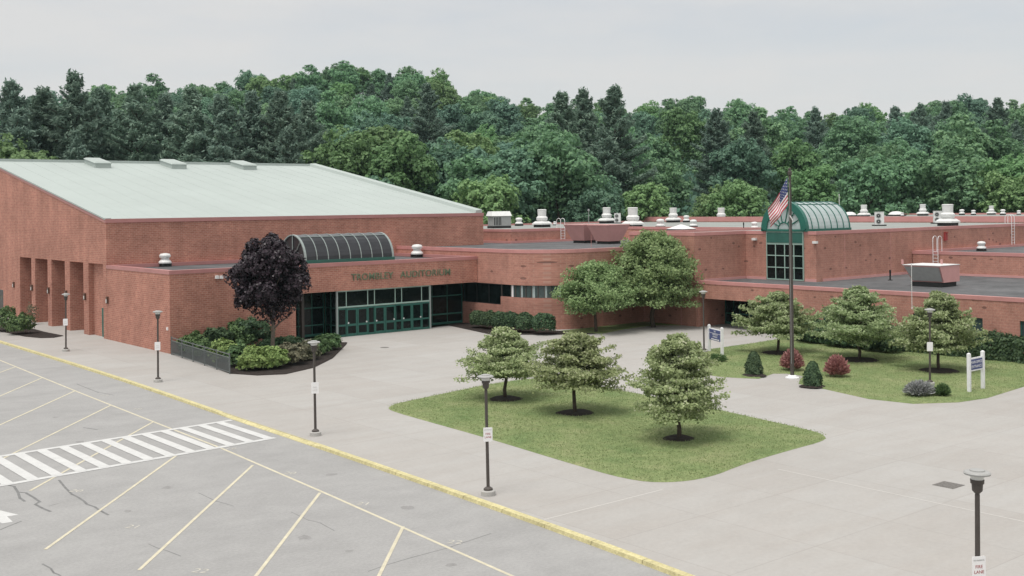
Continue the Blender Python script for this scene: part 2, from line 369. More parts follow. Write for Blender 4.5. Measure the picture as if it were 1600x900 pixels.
# ------------------------------------------------------------------ terrain
SKY = [(-200, 150), (0, 150), (100, 150), (250, 140), (340, 122), (430, 112), (520, 104), (620, 109), (720, 132), (800, 155), (870, 162), (960, 165), (1040, 160), (1140, 158), (1180, 172), (1260, 180), (1350, 174), (1450, 166), (1560, 160), (1800, 160)]
def skyline(px): return float(np.interp(px, [p[0] for p in SKY], [p[1] for p in SKY]))
def hill_z(px, D):
    zc = CAMH + (CPY - ROLL * (px - 800) - skyline(px)) * 400 / FPX - 17.0
    t = min(max((D - 172) / 225, 0), 1); return zc * (t ** 1.15) if D < 400 else max(zc - (D - 400) * .12, -2)
def hill_pt(px, D): p = at(px, CPY, D); return (p[0], p[1], hill_z(px, D))
b = MB(); PX = np.linspace(-700, 2300, 61); DS = [172, 185, 200, 220, 240, 265, 290, 320, 350, 380, 400, 440, 520, 700]
vs = []; fs = []
for D in DS:
    for px in PX: p = at(px, CPY, D); vs.append((p[0], p[1], hill_z(float(np.clip(px, -200, 1800)), D) - .25))
n = len(PX)
for i in range(len(DS) - 1):
    for j in range(n - 1): fs.append((i * n + j, i * n + j + 1, (i + 1) * n + j + 1, (i + 1) * n + j))
b.add(vs, fs); tag(b.build('hill', 'wood_floor', smooth=True), kind='structure')
sheet('ground', [(-2500, -2500), (2500, -2500), (2500, 2500), (-2500, 2500)], -.30, 'lawn')

KERB = [(95, -7.0), (40, -7.0), (18.5, -7.05), (0, -7.1), (-9, -7.2), (-18, -7.45), (-27, -7.8), (-36, -8.0), (-43, -8.25), (-49, -8.48), (-55.5, -8.82), (-60, -9.2), (-66, -9.75), (-75, -10.8), (-90, -13.2), (-110, -17.5)]
KY = np.array([k[0] for k in KERB][::-1]); KX = np.array([k[1] for k in KERB][::-1])
def kx(y): return float(np.interp(y, KY, KX))
ys = list(np.linspace(95, -110, 120))
def kxs(y): return (kx(y - 3) + kx(y) * 2 + kx(y + 3)) / 4
sheet('parking_lot', [(-400, -110), (kxs(-110) - .1, -110)] + [(kxs(y) - .1, y) for y in ys[::-1]] + [(-7, 140), (-400, 140)], -.12, 'asphalt')
sheet('plaza', [(kxs(y) + .12, y) for y in ys] + [(60, -110), (60, 1), (3, 1), (3, 95)], 0, 'plaza')
# kerb: worn yellow stones with joints, lowered at the crossing
b = MB(); kb = list(np.arange(-110, 95, 2.4))
for i in range(len(kb) - 1):
    y0, y1 = kb[i] + .012, kb[i + 1] - .012
    def top(y): return .006 - .105 * max(0, min(1, (min(y + 35.2, -26.2 - y) + 1.2) / 1.2))
    for q in range(3):
        a = y0 + (y1 - y0) * q / 3; c = y0 + (y1 - y0) * (q + 1) / 3
        xa, xc = kxs(a), kxs(c)
        b.hexa([(xa - .13, a, -.2), (xa + .17, a, -.2), (xc + .17, c, -.2), (xc - .13, c, -.2)], [(xa - .09, a, top(a)), (xa + .17, a, .006), (xc + .17, c, .006), (xc - .09, c, top(c))])
tag(b.build('kerb', 'kerb_yellow'), kind='structure')

# painted markings
def strip(b, a, c, wd, z):
    a = np.array(a[:2], float); c = np.array(c[:2], float); d = (c - a) / np.linalg.norm(c - a); nn = np.array([-d[1], d[0]]) * wd / 2
    b.add([(*(a - nn), z), (*(c - nn), z), (*(c + nn), z), (*(a + nn), z)], [(0, 1, 2, 3)])
ZL = -.12
b = MB()
main = [(-9.6, 30)] + [gp(*p, ZL)[:2] for p in ((0, 563), (128, 615), (260, 667), (345, 700), (500, 767), (640, 829), (800, 900))]
main += [(main[-1][0] - .9, main[-1][1] - 12)]
main[0] = (main[1][0] + .7, main[1][1] + 25)
for i in range(len(main) - 1): strip(b, main[i], main[i + 1], .115, ZL + .004)
stalls = [((215, 893), (395, 727)), ((400, 900), (500, 770)), ((592, 900), (630, 823)), ((122, 822), (277, 711)), ((47, 767), (240, 659)), ((0, 664), (172, 632)), ((0, 619), (113, 613)), ((0, 583), (28, 574))]
stalls[5] = ((0, 664), (117, 611)); stalls[6] = ((0, 619), (67, 590)); stalls[7] = ((0, 582), (25, 573))
stalls.insert(5, ((32, 703), (174, 633)))
for s0, s1 in stalls:
    a = gp(*s0, ZL)[:2]; c = gp(*s1, ZL)[:2]; d = (a - c) / np.linalg.norm(a - c)
    a = c + d * 13.6
    if s0 == (47, 767): a = gp(47, 767, ZL)[:2]
    strip(b, a, c, .115, ZL + .008)
tag(b.build('parking_lines', 'line_yellow'), kind='structure')
b = MB()
f0, f1 = np.array([-8.0, -27.2]), np.array([-19.33, -28.0]); n0, n1 = np.array([-8.45, -32.75]), np.array([-20.88, -33.65])
fd = (f1 - f0) / np.linalg.norm(f1 - f0); nd = (n1 - n0) / np.linalg.norm(n1 - n0)
strip(b, f0, f0 + fd * 22, .34, ZL + .012); strip(b, n0, n0 + nd * 22, .34, ZL + .012)
for i in range(20):
    t = .55 + i * 1.0
    x = -8.75 - i * .985; a = f0 + fd * ((f0[0] - x) / -fd[0]); c = n0 + nd * ((n0[0] - x) / -nd[0])
    b.add([(x + .22, a[1], ZL + .016), (x - .22, a[1], ZL + .016), (x - .22, c[1], ZL + .016), (x + .22, c[1], ZL + .016)], [(0, 1, 2, 3)])
tag(b.build('crosswalk', 'line_white'), kind='structure')
ar = [gp(*p, ZL) for p in ((-75, 782), (0, 797.5), (29, 804.5), (11, 807), (20, 815.5), (4, 818), (-10, 812), (-75, 800))]
sheet('direction_arrow', ar, ZL + .004, 'line_white')
b = MB()
for path, wd in [([(92, 750), (102, 762), (112, 772), (122, 777), (131, 783), (136, 788), (148, 792), (155, 797), (168, 804)], .09),
             ([(8, 757), (22, 760), (28, 769), (40, 770), (52, 777), (62, 784), (55, 788), (66, 794), (78, 799)], .10), ([(28, 769), (31, 778), (38, 783)], .1),
             ([(66, 881), (79, 888), (84, 895), (92, 898), (100, 905)], .06), ([(0, 828), (14, 822), (32, 815)], .06), ([(76, 791), (90, 787)], .03),
             ([(232, 850), (245, 856), (262, 861), (280, 868)], .03), ([(455, 800), (480, 812), (500, 817), (520, 828)], .025), ([(575, 893), (600, 884), (640, 872), (700, 856), (760, 836)], .03),
             ([(310, 770), (335, 782), (362, 790)], .03), ([(120, 600), (150, 612), (175, 617)], .05), ([(130, 668), (150, 671)], .07)]:
    q = [gp(*p, ZL)[:2] for p in path]
    for i in range(len(q) - 1): strip(b, q[i], q[i + 1] + (q[i + 1] - q[i]) * .12, wd, ZL + .0025 + .0002 * i)
tag(b.build('pavement_cracks', 'crack'), kind='structure')
b = MB(); ro = random.Random(12)
for px, py in ((262, 760), (330, 690), (341, 700), (470, 840), (545, 860), (700, 880), (130, 690), (90, 655), (200, 800), (383, 712), (640, 795), (520, 740)):
    c = gp(px + ro.uniform(-6, 6), py + ro.uniform(-5, 5), ZL); r = ro.uniform(.08, .28)
    b.add([(c[0] + r * ro.uniform(.6, 1.25) * math.cos(a), c[1] + r * ro.uniform(.6, 1.25) * math.sin(a), ZL + .0021) for a in np.linspace(0, 6.283, 13)[:-1]], [tuple(range(12))])
tag(b.build('oil_stains', 'oil'), kind='structure')
for i, (px, py, s) in enumerate([(119, 767, '20'), (208, 823, '21'), (313, 892, '22'), (162, 618, '17'), (214, 639, '18'), (360, 701, '19'), (453, 739, '20'), (568, 787, '21'), (711, 847, '22')]):
    p = gp(px, py, ZL + .006)
    tag(text_mesh('stall_number', s, .52, 0, 'line_faded', mw=Matrix.Translation(Vector(p)) @ Matrix.Rotation(R_(-52), 4, 'Z')), kind='structure')
# plaza joints
b = MB(); dk = MB()
for a, c in [((1215, 733), (1600, 815)), ((850, 812), (1035, 765)), ((590, 655), (690, 660))]:
    p, q = gp(*a), gp(*c); d = q - p; strip(b, p, q + d * (.6 if a[0] > 1200 else 0), .07, .004)
for a, c in [((1440, 836), (1545, 860)), ((1060, 700), (1170, 715))]: strip(dk, gp(*a), gp(*c), .025, .004)
tag(b.build('plaza_joints', 'joint'), kind='structure')

# lawns and beds
def smooth_closed(px, z=0, it=2): return smooth_poly([gp(*p, z) for p in px], it)
def raised(name, poly, h, m, edge=.12):
    b = MB(); inn = offset(poly, -edge); n = len(poly)
    area = sum(poly[i][0] * poly[(i + 1) % n][1] - poly[(i + 1) % n][0] * poly[i][1] for i in range(n))
    if area < 0: poly = poly[::-1]; inn = offset(poly, -edge)
    vs = [(*p[:2], .004) for p in poly] + [(*p[:2], h) for p in inn]
    b.add(vs, [(i, (i + 1) % n, n + (i + 1) % n, n + i) for i in range(n)] + [tuple(range(n, 2 * n))])
    return tag(b.build(name, m), kind='structure')
isl = [(-.75, -30.6), (-.1, -29.9), (1.2, -29.5), (4, -28.9), (8.5, -27.9), (12.4, -28.2), (12.3, -34), (11.8, -41), (11.0, -46.5), (10.6, -48.9), (10.3, -50.1), (9.3, -50.9), (6.5, -51.0), (3, -51.3), (0.2, -51.9), (-1.6, -51.4), (-2.4, -50), (-2.1, -46), (-1.5, -40), (-1.2, -35), (-1.0, -32)]
raised('lawn', smooth_poly(isl, 2), .07, 'lawn')
lr = [(42, -24.0), (39.7, -26.2), (35, -26.6), (30.5, -26.6), (28.2, -26.8), (26.6, -28.2), (24.2, -30.6), (20.6, -33.8), (20.3, -35.4), (20.9, -36.9), (21.4, -37.7), (22.4, -37.4), (23.7, -37.0), (24.3, -37.6), (24.2, -38.9), (23.2, -39.4), (21.5, -40.5), (20.9, -43.0), (19.95, -46.2), (20.35, -48.6), (22.4, -49.95), (24.7, -50.35), (29.8, -49.9), (45, -49.2), (45, -24)]
lr[-2] = (41.05, -49.2); lr[-1] = (41.05, -24.0); lr[0] = (41.0, -25.0); lr[-1] = (41.05, -25.0)
raised('lawn', lr[1:-1] + [(41.05, -25.6)], .07, 'lawn', .08)
raised('lawn', [(30.4, -9.6), (31.5, -13.6), (35, -12.6), (37.5, -12.3), (39.5, -12.4), (40.9, -14.0), (40.95, -9.55)], .05, 'lawn', .08)
raised('mulch_bed', [(24.6, -7.6), (28.6, -11.6), (31.2, -13.2), (30.4, -9.75), (29.1, -5), (28.9, 1.7), (26.6, 1.7), (26.0, -1.2)], .05, 'mulch', .08)
bed = [(0.05, -.1)] + [tuple(gp(*p)[:2]) for p in ((272, 554), (300, 563), (330, 574), (361, 584.5), (400, 587), (445, 585), (490, 575), (520, 560), (545, 536.5))] + [(12.9, -.9), (10.6, .1)]
bed = [(0.03, -.03), (-.02, -2), (-.35, -6.3), (-.8, -9.5), (-1.2, -12.7), (-.3, -14.7), (1.3, -15.5), (4.1, -14.2), (7.5, -10.9), (12.4, -4.6), (13.1, -3.6), (11.3, -1.6), (10.5, -.03)]
raised('mulch_bed', bed, .06, 'mulch', .08)
raised('mulch_bed', [tuple(gp(*p)[:2]) for p in ((-60, 505), (45, 512), (70, 519), (100, 525), (84, 528), (64, 528.5), (38, 526), (0, 518), (-60, 507))], .06, 'mulch', .08)
for px, py, r in ((790, 625, 1.0), (899, 647, 1.0), (1061, 687, .78), (1215, 553, 1.15), (1342, 564, 1.3), (1467, 581, 1.2), (1178, 588, .75), (1270, 605, .75)):
    p = gp(px, py); q = [(p[0] + r * math.cos(t) * (1 + .08 * math.sin(3 * t + px)), p[1] + r * math.sin(t) * (1 + .07 * math.cos(2 * t + px))) for t in np.linspace(0, 2 * math.pi, 26)[:-1]]
    bb = MB(); n = len(q); inn = offset(q, -.25)
    bb.add([(*a, .06) for a in q] + [(*a, .14) for a in inn], [(i, (i + 1) % n, n + (i + 1) % n, n + i) for i in range(n)] + [tuple(range(n, 2 * n))])
    tag(bb.build('mulch_ring', 'mulch'), kind='structure')
bb = MB(); p = gp(601, 543); bb.lathe([(.34, .003), (.34, .008), (.30, .012)], (p[0], p[1], 0), 18); tag(bb.build('manhole_cover', 'iron'), 'small round iron manhole cover in the paving before the entrance doors', 'manhole cover')
bb = MB(); p = gp(1482, 758); bb.box((p[0] - .42, p[1] - .42, .003), (p[0] + .42, p[1] + .42, .012))
for i in range(7): bb.box((p[0] - .36, p[1] - .36 + i * .11, .012), (p[0] + .36, p[1] - .30 + i * .11, .02))
tag(bb.build('drain_grate', 'iron'), 'square grey drain grate set in the paving near the front right lamp', 'drain grate')

# ------------------------------------------------------------------ school building
B = empty('school_building', (0, 0, 0), 'large red brick school with flat roofs, a pale sloping gym roof and glazed barrel skylights', 'school')
def shell(poly, z0, z1, m='brick', roof='membrane_dark', cop='coping', label=None, ch=.28):
    wb = MB(); wb.ring(poly, offset(poly, -.3), z0, z1 - .05); o = wb.build('wall', m, B)
    if label: o['label'] = label
    rb = MB(); q = offset(poly, -.29); rb.add([(*p, z1 - .22) for p in q], [tuple(range(len(q)))]); rb.build('roof', roof, B)
    cb = MB(); cb.ring(offset(poly, .035), offset(poly, -.36), z1 - ch, z1 + .012); cb.build('coping', cop, B)
# -- gymnasium
GE, GR, GY0, GYR, GX = 10.04, 16.35, 13.2, 48.9, 40.1
GS = (GR - GE) / (GYR - GY0)
wb = MB()
wb.extrude_x([(GY0, 6.25), (GY0, GE - .1), (GYR, GR - .1), (84.6, GE - .1), (84.6, 6.25)][::-1], 0, .4)
op = [(18.9, 22.5), (23.85, 27.7), (28.85, 32.7), (33.9, 37.7)]
def pier(y0, y1, d=2.4): wb.box((0, y0, -.2), (d, y1, 6.25))
pier(13.2, 14.0, .4); pier(17.6, 18.9); pier(22.5, 23.85); pier(27.7, 28.85); pier(32.7, 33.9); pier(37.7, 43.7); pier(46.2, 84.6, .4)
wb.box((0, 43.7, 2.62), (.4, 46.2, 6.25)); wb.box((0, 43.7, -.2), (.4, 46.2, .3))
wb.box((2.4, 17.6, -.2), (2.7, 46.0, 6.25)); wb.box((.45, 13.65, -.2), (.75, 17.62, 6.25))
wb.box((.38, 13.6, 6.252), (2.75, 43.7, 6.45))
wb.box((.4, GY0, -.2), (GX, GY0 + .4, GE - .1)); wb.box((0.002, GY0 + .002, 6.2), (.41, GY0 + .4, GE - .12))
wb.extrude_x([(GY0 + .4, -.2), (GY0 + .4, GE - .1), (GYR, GR - .1), (84.6, GE - .1), (84.6, -.2)][::-1], GX - .4, GX)
g = wb.build('wall', 'brick', B); g['label'] = 'tall brick gymnasium wall with a row of deep slots'
rb = MB(); rb.hexa([(.3, GY0 + .2, GE - .12), (GX - .3, GY0 + .2, GE - .12), (GX - .3, GYR, GR - .12), (.3, GYR, GR - .12)], [(.3, GY0 + .2, GE), (GX - .3, GY0 + .2, GE), (GX - .3, GYR, GR), (.3, GYR, GR)])
rb.hexa([(.3, GYR, GR - .12), (GX - .3, GYR, GR - .12), (GX - .3, 84.4, GE - .12), (.3, 84.4, GE - .12)], [(.3, GYR, GR), (GX - .3, GYR, GR), (GX - .3, 84.4, GE), (.3, 84.4, GE)])
# welded seams of the membrane, running up the slope
for i in range(1, 20):
    x = .3 + i * 2.0; rb.hexa([(x, GY0 + .25, GE + .0), (x + .12, GY0 + .25, GE), (x + .12, GYR, GR), (x, GYR, GR)], [(x, GY0 + .25, GE + .015), (x + .12, GY0 + .25, GE + .015), (x + .12, GYR, GR + .015), (x, GYR, GR + .015)])
r = rb.build('roof', 'membrane_pale', B); r['label'] = 'pale green grey sloping gymnasium roof'
cb = MB(); cb.box((-.05, GY0 - .06, GE - .30), (GX + .05, GY0 + .22, GE + .03))
cb.hexa([(-.05, GY0 + .22, GE - .28), (.3, GY0 + .22, GE - .28), (.3, GYR, GR - .3), (-.05, GYR, GR - .3)], [(-.05, GY0 + .22, GE - .05), (.3, GY0 + .22, GE - .05), (.3, GYR, GR - .07), (-.05, GYR, GR - .07)])
cb.build('coping', 'coping', B)
cb = MB(); cb.hexa([(-.10, GY0 + .0, GE - .045), (.45, GY0 + .0, GE + .035), (.45, GYR, GR + .02), (-.10, GYR, GR - .065)], [(-.10, GY0 + .0, GE + .09), (.45, GY0 + .0, GE + .10), (.45, GYR, GR + .09), (-.10, GYR, GR + .08)]); cb.build('roof_edge', 'membrane_pale', B)
cb = MB(); cb.hexa([(GX - .9, GY0 + .23, GE - .1), (GX + .04, GY0 + .23, GE - .2), (GX + .04, GYR, GR - .2), (GX - .9, GYR, GR - .1)], [(GX - .75, GY0 + .23, GE + .32), (GX + .04, GY0 + .23, GE + .38), (GX + .04, GYR, GR + .38), (GX - .75, GYR, GR + .32)])
cb.box((0, GYR - .1, GR - .05), (GX, GYR + .35, GR + .28)); o = cb.build('roof_edge', 'membrane_pale', B)
# wall lights, slot windows, door on the left flank
for px, py in ((22.5, 445), (51, 449.5), (77, 454), (104.5, 459), (134, 463.5), (169, 469)):
    p = onx(px, py, 0); lb = MB(); lb.mat('bronze'); lb.box((-.16, p[1] - .13, p[2] - .28), (-.001, p[1] + .13, p[2] + .3)); lb.mat('lens'); lb.box((-.19, p[1] - .08, p[2] - .22), (-.161, p[1] + .08, p[2] + .08))
    lb.build('wall_light', None, B)
db = MB(); db.box((.40, 14.05, 0), (.452, 15.55, 2.45)); d = db.build('door', 'teal', B); d['label'] = 'plain teal steel door in the last slot of the flank'
hb = MB(); hb.box((.36, 14.2, 1.0), (.40, 14.3, 1.15)); hb.build('handle', 'grey_metal', d)
db = MB(); db.box((.15, 43.7, .3), (.2, 46.2, 2.62)); db.build('window', 'glass_dark', B)
# -- auditorium wing
AW = [(0, 0), (29, 0), (29, 13.15), (0, 13.15)]
wb = MB(); wb.box((0, 0, -.2), (10.5, .4, 3.85)); wb.box((0, .4, -.2), (.4, 13.15, 3.85)); wb.box((10.2, .4, -.2), (10.5, 3, 3.85))
wb.ring(AW, offset(AW, -.4), 3.85, 6.15); o = wb.build('wall', 'brick', B); o['label'] = 'brick auditorium front carrying the green lettering'
rb = MB(); rb.add([(*p, 5.9) for p in offset(AW, -.39)], [(0, 1, 2, 3)]); rb.build('roof', 'membrane_dark', B)
cb = MB(); cb.ring(offset(AW, .035), offset(AW, -.46), 5.92, 6.21); cb.build('coping', 'coping', B)
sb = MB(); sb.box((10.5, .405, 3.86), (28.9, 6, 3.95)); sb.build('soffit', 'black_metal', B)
for word, pa, pb in (('TROMBLEY', (548.5, 434), (614, 431)), ('AUDITORIUM', (625, 430), (703, 426))):
    xa, xb = ony(*pa, 0)[0], ony(*pb, 0)[0]
    lt = text_mesh('lettering', word, .80, .03, 'letter', B, bold=.003, space=1.04)
    xs = [v.co.x for v in lt.data.vertices]; k = (xb - xa) / (max(xs) - min(xs))
    lt.data.transform(Matrix.Translation(((xa + xb) / 2, -.045, 4.90)) @ Matrix.Rotation(R_(90), 4, 'X') @ Matrix.Diagonal((k, 1.0, 1, 1)) @ Matrix.Translation((-(max(xs) + min(xs)) / 2, 0, 0)))
    lt['label'] = 'raised green capital letters on the brick front'
# entrance vestibule
def glaze(x0, x1, y, z0, z1, vert, hor, fm='teal', gm='glass_dark', t=.06, d=.1, axis='x', name='window'):
    """a glazed screen: pane + frame; axis x = screen along X at y, axis y = along Y at x=y"""
    def bx(b, a0, b0, c0, a1, b1, c1):
        if axis == 'x': b.box((a0, b0, c0), (a1, b1, c1))
        else: b.box((b0, a0, c0), (b1, a1, c1))
    p = MB(); bx(p, x0, y + d * .45, z0, x1, y + d * .55, z1); w_ = p.build(name, gm, B)
    f = MB()
    for v in vert: bx(f, v - t / 2, y, z0, v + t / 2, y + d, z1)
    vv = sorted(vert)
    for h in hor:
        hz, th = h if hasattr(h, '__len__') else (h, t)
        for i in range(len(vv) - 1): bx(f, vv[i] + t / 2, y + .005, hz - th / 2, vv[i + 1] - t / 2, y + d - .005, hz + th / 2)
    f.build('frame', fm, w_); return w_
VX0, VX1 = 14.45, 23.75
side, dw, pan = .82, 1.03, .66
edges = [VX0]; kinds = []
for k, wd in (('s', side), ('d', dw), ('d', dw), ('p', pan), ('d', dw), ('d', dw), ('p', pan), ('d', dw), ('d', dw), ('s', side)):
    edges.append(edges[-1] + wd); kinds.append(k)
sc_ = (VX1 - VX0) / (edges[-1] - VX0); edges = [VX0 + (e_ - VX0) * sc_ for e_ in edges]
YV = .12
glaze(VX0, VX1, YV, 2.42, 3.85, [edges[i] for i in (0, 1, 3, 4, 6, 7, 9, 10)], [(2.47, .12), (3.80, .1)], 'teal_pale')
for i, k in enumerate(kinds):
    a, c = edges[i], edges[i + 1]
    if k == 'd':
        p = MB(); p.box((a + .03, YV + .04, .02), (c - .03, YV + .06, 2.36)); d = p.build('door', 'glass_dark', B)
        f = MB()
        f.box((a + .02, YV, .01), (a + .13, YV + .1, 2.37)); f.box((c - .13, YV, .01), (c - .02, YV + .1, 2.37))
        for z0, z1 in ((.01, .24), (.86, 1.04), (2.2, 2.37)): f.box((a + .13, YV + .005, z0), (c - .13, YV + .095, z1))
        f.build('frame', 'teal', d)
        hx = a + .16 if (i in (1, 4, 7)) else c - .16
        if i in (2, 5, 8): hx = c - .16
        h = MB(); h.lathe([(.06, 0), (.075, .03), (.06, .06)], (0, 0, 0), 10); me = h.build('handle', 'white_metal', d); me.data.transform(Matrix.Translation((hx, YV, 1.12)) @ Matrix.Rotation(R_(90), 4, 'X'))
    else:
        glaze(a, c, YV, 0, 2.4, [a + .05, c - .05], [(.1, .16), (.95, .14), (2.33, .12)], 'teal')
for x in (VX0 - .06, VX1 + .06): pb = MB(); pb.box((x - .07, YV - .04, 0), (x + .07, YV + .12, 3.85)); pb.build('post', 'rib_grey', B)
# returns and set-back glazing on both sides
for x in (VX0, VX1): glaze(YV + .13, 2.2, x - .05, 0, 3.85, [YV + .2, 1.2, 2.1], [.08, .95, 2.4, 3.8], 'teal', axis='y')
glaze(10.5, VX0 - .1, 2.2, 0, 3.85, [10.55, 11.9, 13.2, VX0 - .15], [(.12, .2), (.95, .1), (2.4, .1), 3.8], 'teal')
glaze(VX1 + .1, 28.95, 2.2, 0, 3.85, [VX1 + .15, 25.5, 27.2, 28.9], [(.12, .2), (.95, .14), (2.6, .1), 3.8], 'teal')
pb = MB(); pb.box((11.9, 1.6, 0), (12.15, 1.85, 3.85)); pb.build('post', 'brown_metal', B)
# -- barrel skylight on the auditorium wing
def barrel(x0, x1, yc, rad, zb, nb, glass, ribm, frame, hoop, rise=1.0, seg=18, endface=True, name='skylight', rings=(0, .62, 1), base=True):
    g_ = MB(); A = np.linspace(0, math.pi, seg + 1)
    P = [(yc - rad * math.cos(a), zb + rad * rise * math.sin(a)) for a in A]
    n = len(P)
    g_.add([(x0, *p) for p in P] + [(x1, *p) for p in P], [(i, i + 1, n + i + 1, n + i) for i in range(n - 1)])
    s_ = g_.build(name, glass, B)
    for xe in (x0 + .02, x1 - .02): e_ = MB(); e_.add([(xe, *p) for p in P], [tuple(range(n))]); e_.build('end_pane', glass, s_)
    for i in range(nb + 1):
        f = MB()
        x = x0 + (x1 - x0) * i / nb; wd = hoop if i in (0, nb) else .032
        for k in range(n - 1):
            (y0, z0), (y1, z1) = P[k], P[k + 1]
            def o_(y, z, r): v = np.array([y - yc, (z - zb) / rise]); l = np.linalg.norm(v); v = v / l; return (yc + v[0] * (rad + r), zb + v[1] * rise * (rad + r))
            a0, a1, b0, b1 = o_(y0, z0, -.05), o_(y1, z1, -.05), o_(y0, z0, .045), o_(y1, z1, .045)
            f.hexa([(x - wd, *a0), (x + wd, *a0), (x + wd, *a1), (x - wd, *a1)], [(x - wd, *b0), (x + wd, *b0), (x + wd, *b1), (x - wd, *b1)])
        f.build('rib', ribm, s_)
    for ang in (math.pi * .36, math.pi * .64):
        y, z = yc - (rad + .03) * math.cos(ang), zb + (rad + .03) * rise * math.sin(ang); q = MB(); q.tube([(x0, y, z), (x1, y, z)], .035, 6); q.build('purlin', ribm, s_)
    if base:
        k = MB(); k.ring([(x0 - .12, yc - rad - .12), (x1 + .12, yc - rad - .12), (x1 + .12, yc + rad + .12), (x0 - .12, yc + rad + .12)], [(x0 + .05, yc - rad + .05), (x1 - .05, yc - rad + .05), (x1 - .05, yc + rad - .05), (x0 + .05, yc + rad - .05)], zb - .75, zb + .06)
        k.build('curb', frame, s_)
    return s_
s_ = barrel(11.8, 20.3, 2.75, 2.12, 6.42, 8, 'glass_smoke', 'rib_grey', 'teal', .09); s_['label'] = 'dark smoked barrel skylight with pale ribs'
f = MB()
for a in (R_(50), R_(90), R_(130)): f.tube([(11.76, 2.75, 6.45), (11.76, 2.75 - 2.05 * math.cos(a), 6.42 + 2.05 * math.sin(a))], .04, 6)
f.build('mullion', 'rib_grey', s_)
# -- curved wing
CW = [(41.2, -9.4), (41.2, 14.5), (29.03, 14.5)]
CW = [(29.05, 20), (29.05, -4.6)] + [(33.85 - 4.8 * math.cos(a), -4.6 - 4.8 * math.sin(a)) for a in np.linspace(0, math.pi / 2, 14)[1:]] + [(40.98, -9.4), (40.98, -7.7), (59.9, -7.7), (59.9, 13.9), (44.5, 13.9), (44.5, 20)]
out_ = CW
z0w, z1w = 2.72, 3.80
wb = MB(); nC = len(CW); Ci = offset(CW, -.3)
wb.ring(CW, Ci, z1w, 6.86)
# lower wall: window band cut out along the curve, large window on the flank
low = [(29.05, 2.3), (29.05, -4.6)] + CW[2:16]
def wallstrip(b, pts, z0, z1, t=.3):
    for i in range(len(pts) - 1):
        a = np.array(pts[i]); c = np.array(pts[i + 1]); d = (c - a) / np.linalg.norm(c - a); nn = np.array([-d[1], d[0]]) * t
        b.hexa([(*a, z0), (*c, z0), (*(c + nn), z0), (*(a + nn), z0)], [(*a, z1), (*c, z1), (*(c + nn), z1), (*(a + nn), z1)])
wallstrip(wb, [(29.05, 4), (29.05, -3.3)], -.2, 1.95)
iA = 0
pts = [(29.05, -3.3), (29.05, -4.6)] + CW[2:15]
wallstrip(wb, pts + [(40.98, -9.4)], -.2, z0w)
wallstrip(wb, [(37.0, -9.4), (40.98, -9.4)], z0w, z1w)
o = wb.build('wall', 'brick_speckled', B); o['label'] = 'rounded brick wall with a ribbon of windows'
rb = MB(); rb.add([(*p, 6.68) for p in Ci], [tuple(range(nC))]); rb.build('roof', 'membrane_dark', B)
cb = MB(); cb.ring(offset(CW, .035), offset(CW, -.36), 6.60, 6.91); cb.build('coping', 'coping_pink', B)
# windows of the curved wing
glaze(-3.3, 2.3, 29.15, 1.95, z1w, [-3.25, -1.5, .3, 2.2], [2.0, 3.75], 'black_metal', axis='y')
gw = MB(); fw = MB(); sw = MB(); rib = [(29.05, -3.3), (29.05, -4.6)] + CW[2:15] ; acc = 0
inner = []
for i in range(len(rib) - 1):
    a = np.array(rib[i]); c = np.array(rib[i + 1]); L_ = np.linalg.norm(c - a); d = (c - a) / L_; nn = np.array([-d[1], d[0]])
    if i == len(rib) - 2: c = np.array([37.0, -9.4]); L_ = np.linalg.norm(c - a)
    seg = MB(); seg.hexa([(*(a + nn * .16), z0w), (*(c + nn * .16), z0w), (*(c + nn * .19), z0w), (*(a + nn * .19), z0w)], [(*(a + nn * .16), z1w), (*(c + nn * .16), z1w), (*(c + nn * .19), z1w), (*(a + nn * .19), z1w)])
    wd = seg.build('window', 'glass_grey' if i not in (0,) else 'glass_dark', B)
    if i % 2 == 1:
        q = MB(); t0, t1 = (.05, .55) if i % 4 == 1 else (.1, .45)
        p0 = a + d * L_ * t0 + nn * .14; p1 = a + d * L_ * t1 + nn * .14
        q.hexa([(*p0, z0w + .02), (*p1, z0w + .02), (*(p1 + nn * .015), z0w + .02), (*(p0 + nn * .015), z0w + .02)], [(*p0, z1w - .02), (*p1, z1w - .02), (*(p1 + nn * .015), z1w - .02), (*(p0 + nn * .015), z1w - .02)])
        q.build('blind', 'sign_white' if i == 1 else 'glass_vault', wd)
    q = MB(); q.hexa([(*(a + nn * .1), z0w), (*(a + d * .07 + nn * .1), z0w), (*(a + d * .07 + nn * .2), z0w), (*(a + nn * .2), z0w)], [(*(a + nn * .1), z1w), (*(a + d * .07 + nn * .1), z1w), (*(a + d * .07 + nn * .2), z1w), (*(a + nn * .2), z1w)]); q.build('frame', 'brown_metal', wd)
# -- tall main block
TB = [(41, -15.5), (48, -15.5), (48, -23.1), (128, -23.1), (128, 46), (44.55, 46), (44.55, 14), (60, 14), (60, -7.6), (41, -7.6)]
shell(TB, 0, 8.2, 'brick_speckled', 'membrane_grey', 'coping_pink', 'tall speckled brick wall of the main block')
shell([(63.2, -70), (127.5, -70), (127.5, -23.15), (63.2, -23.15)], 0, 6.02, 'brick_speckled', 'membrane_dark', 'coping_pink')
shell([(99, -60), (136, -60), (136, 48), (99, 48)], 7.5, 8.78, 'brick_speckled', 'membrane_grey', 'coping_pink', ch=.7)
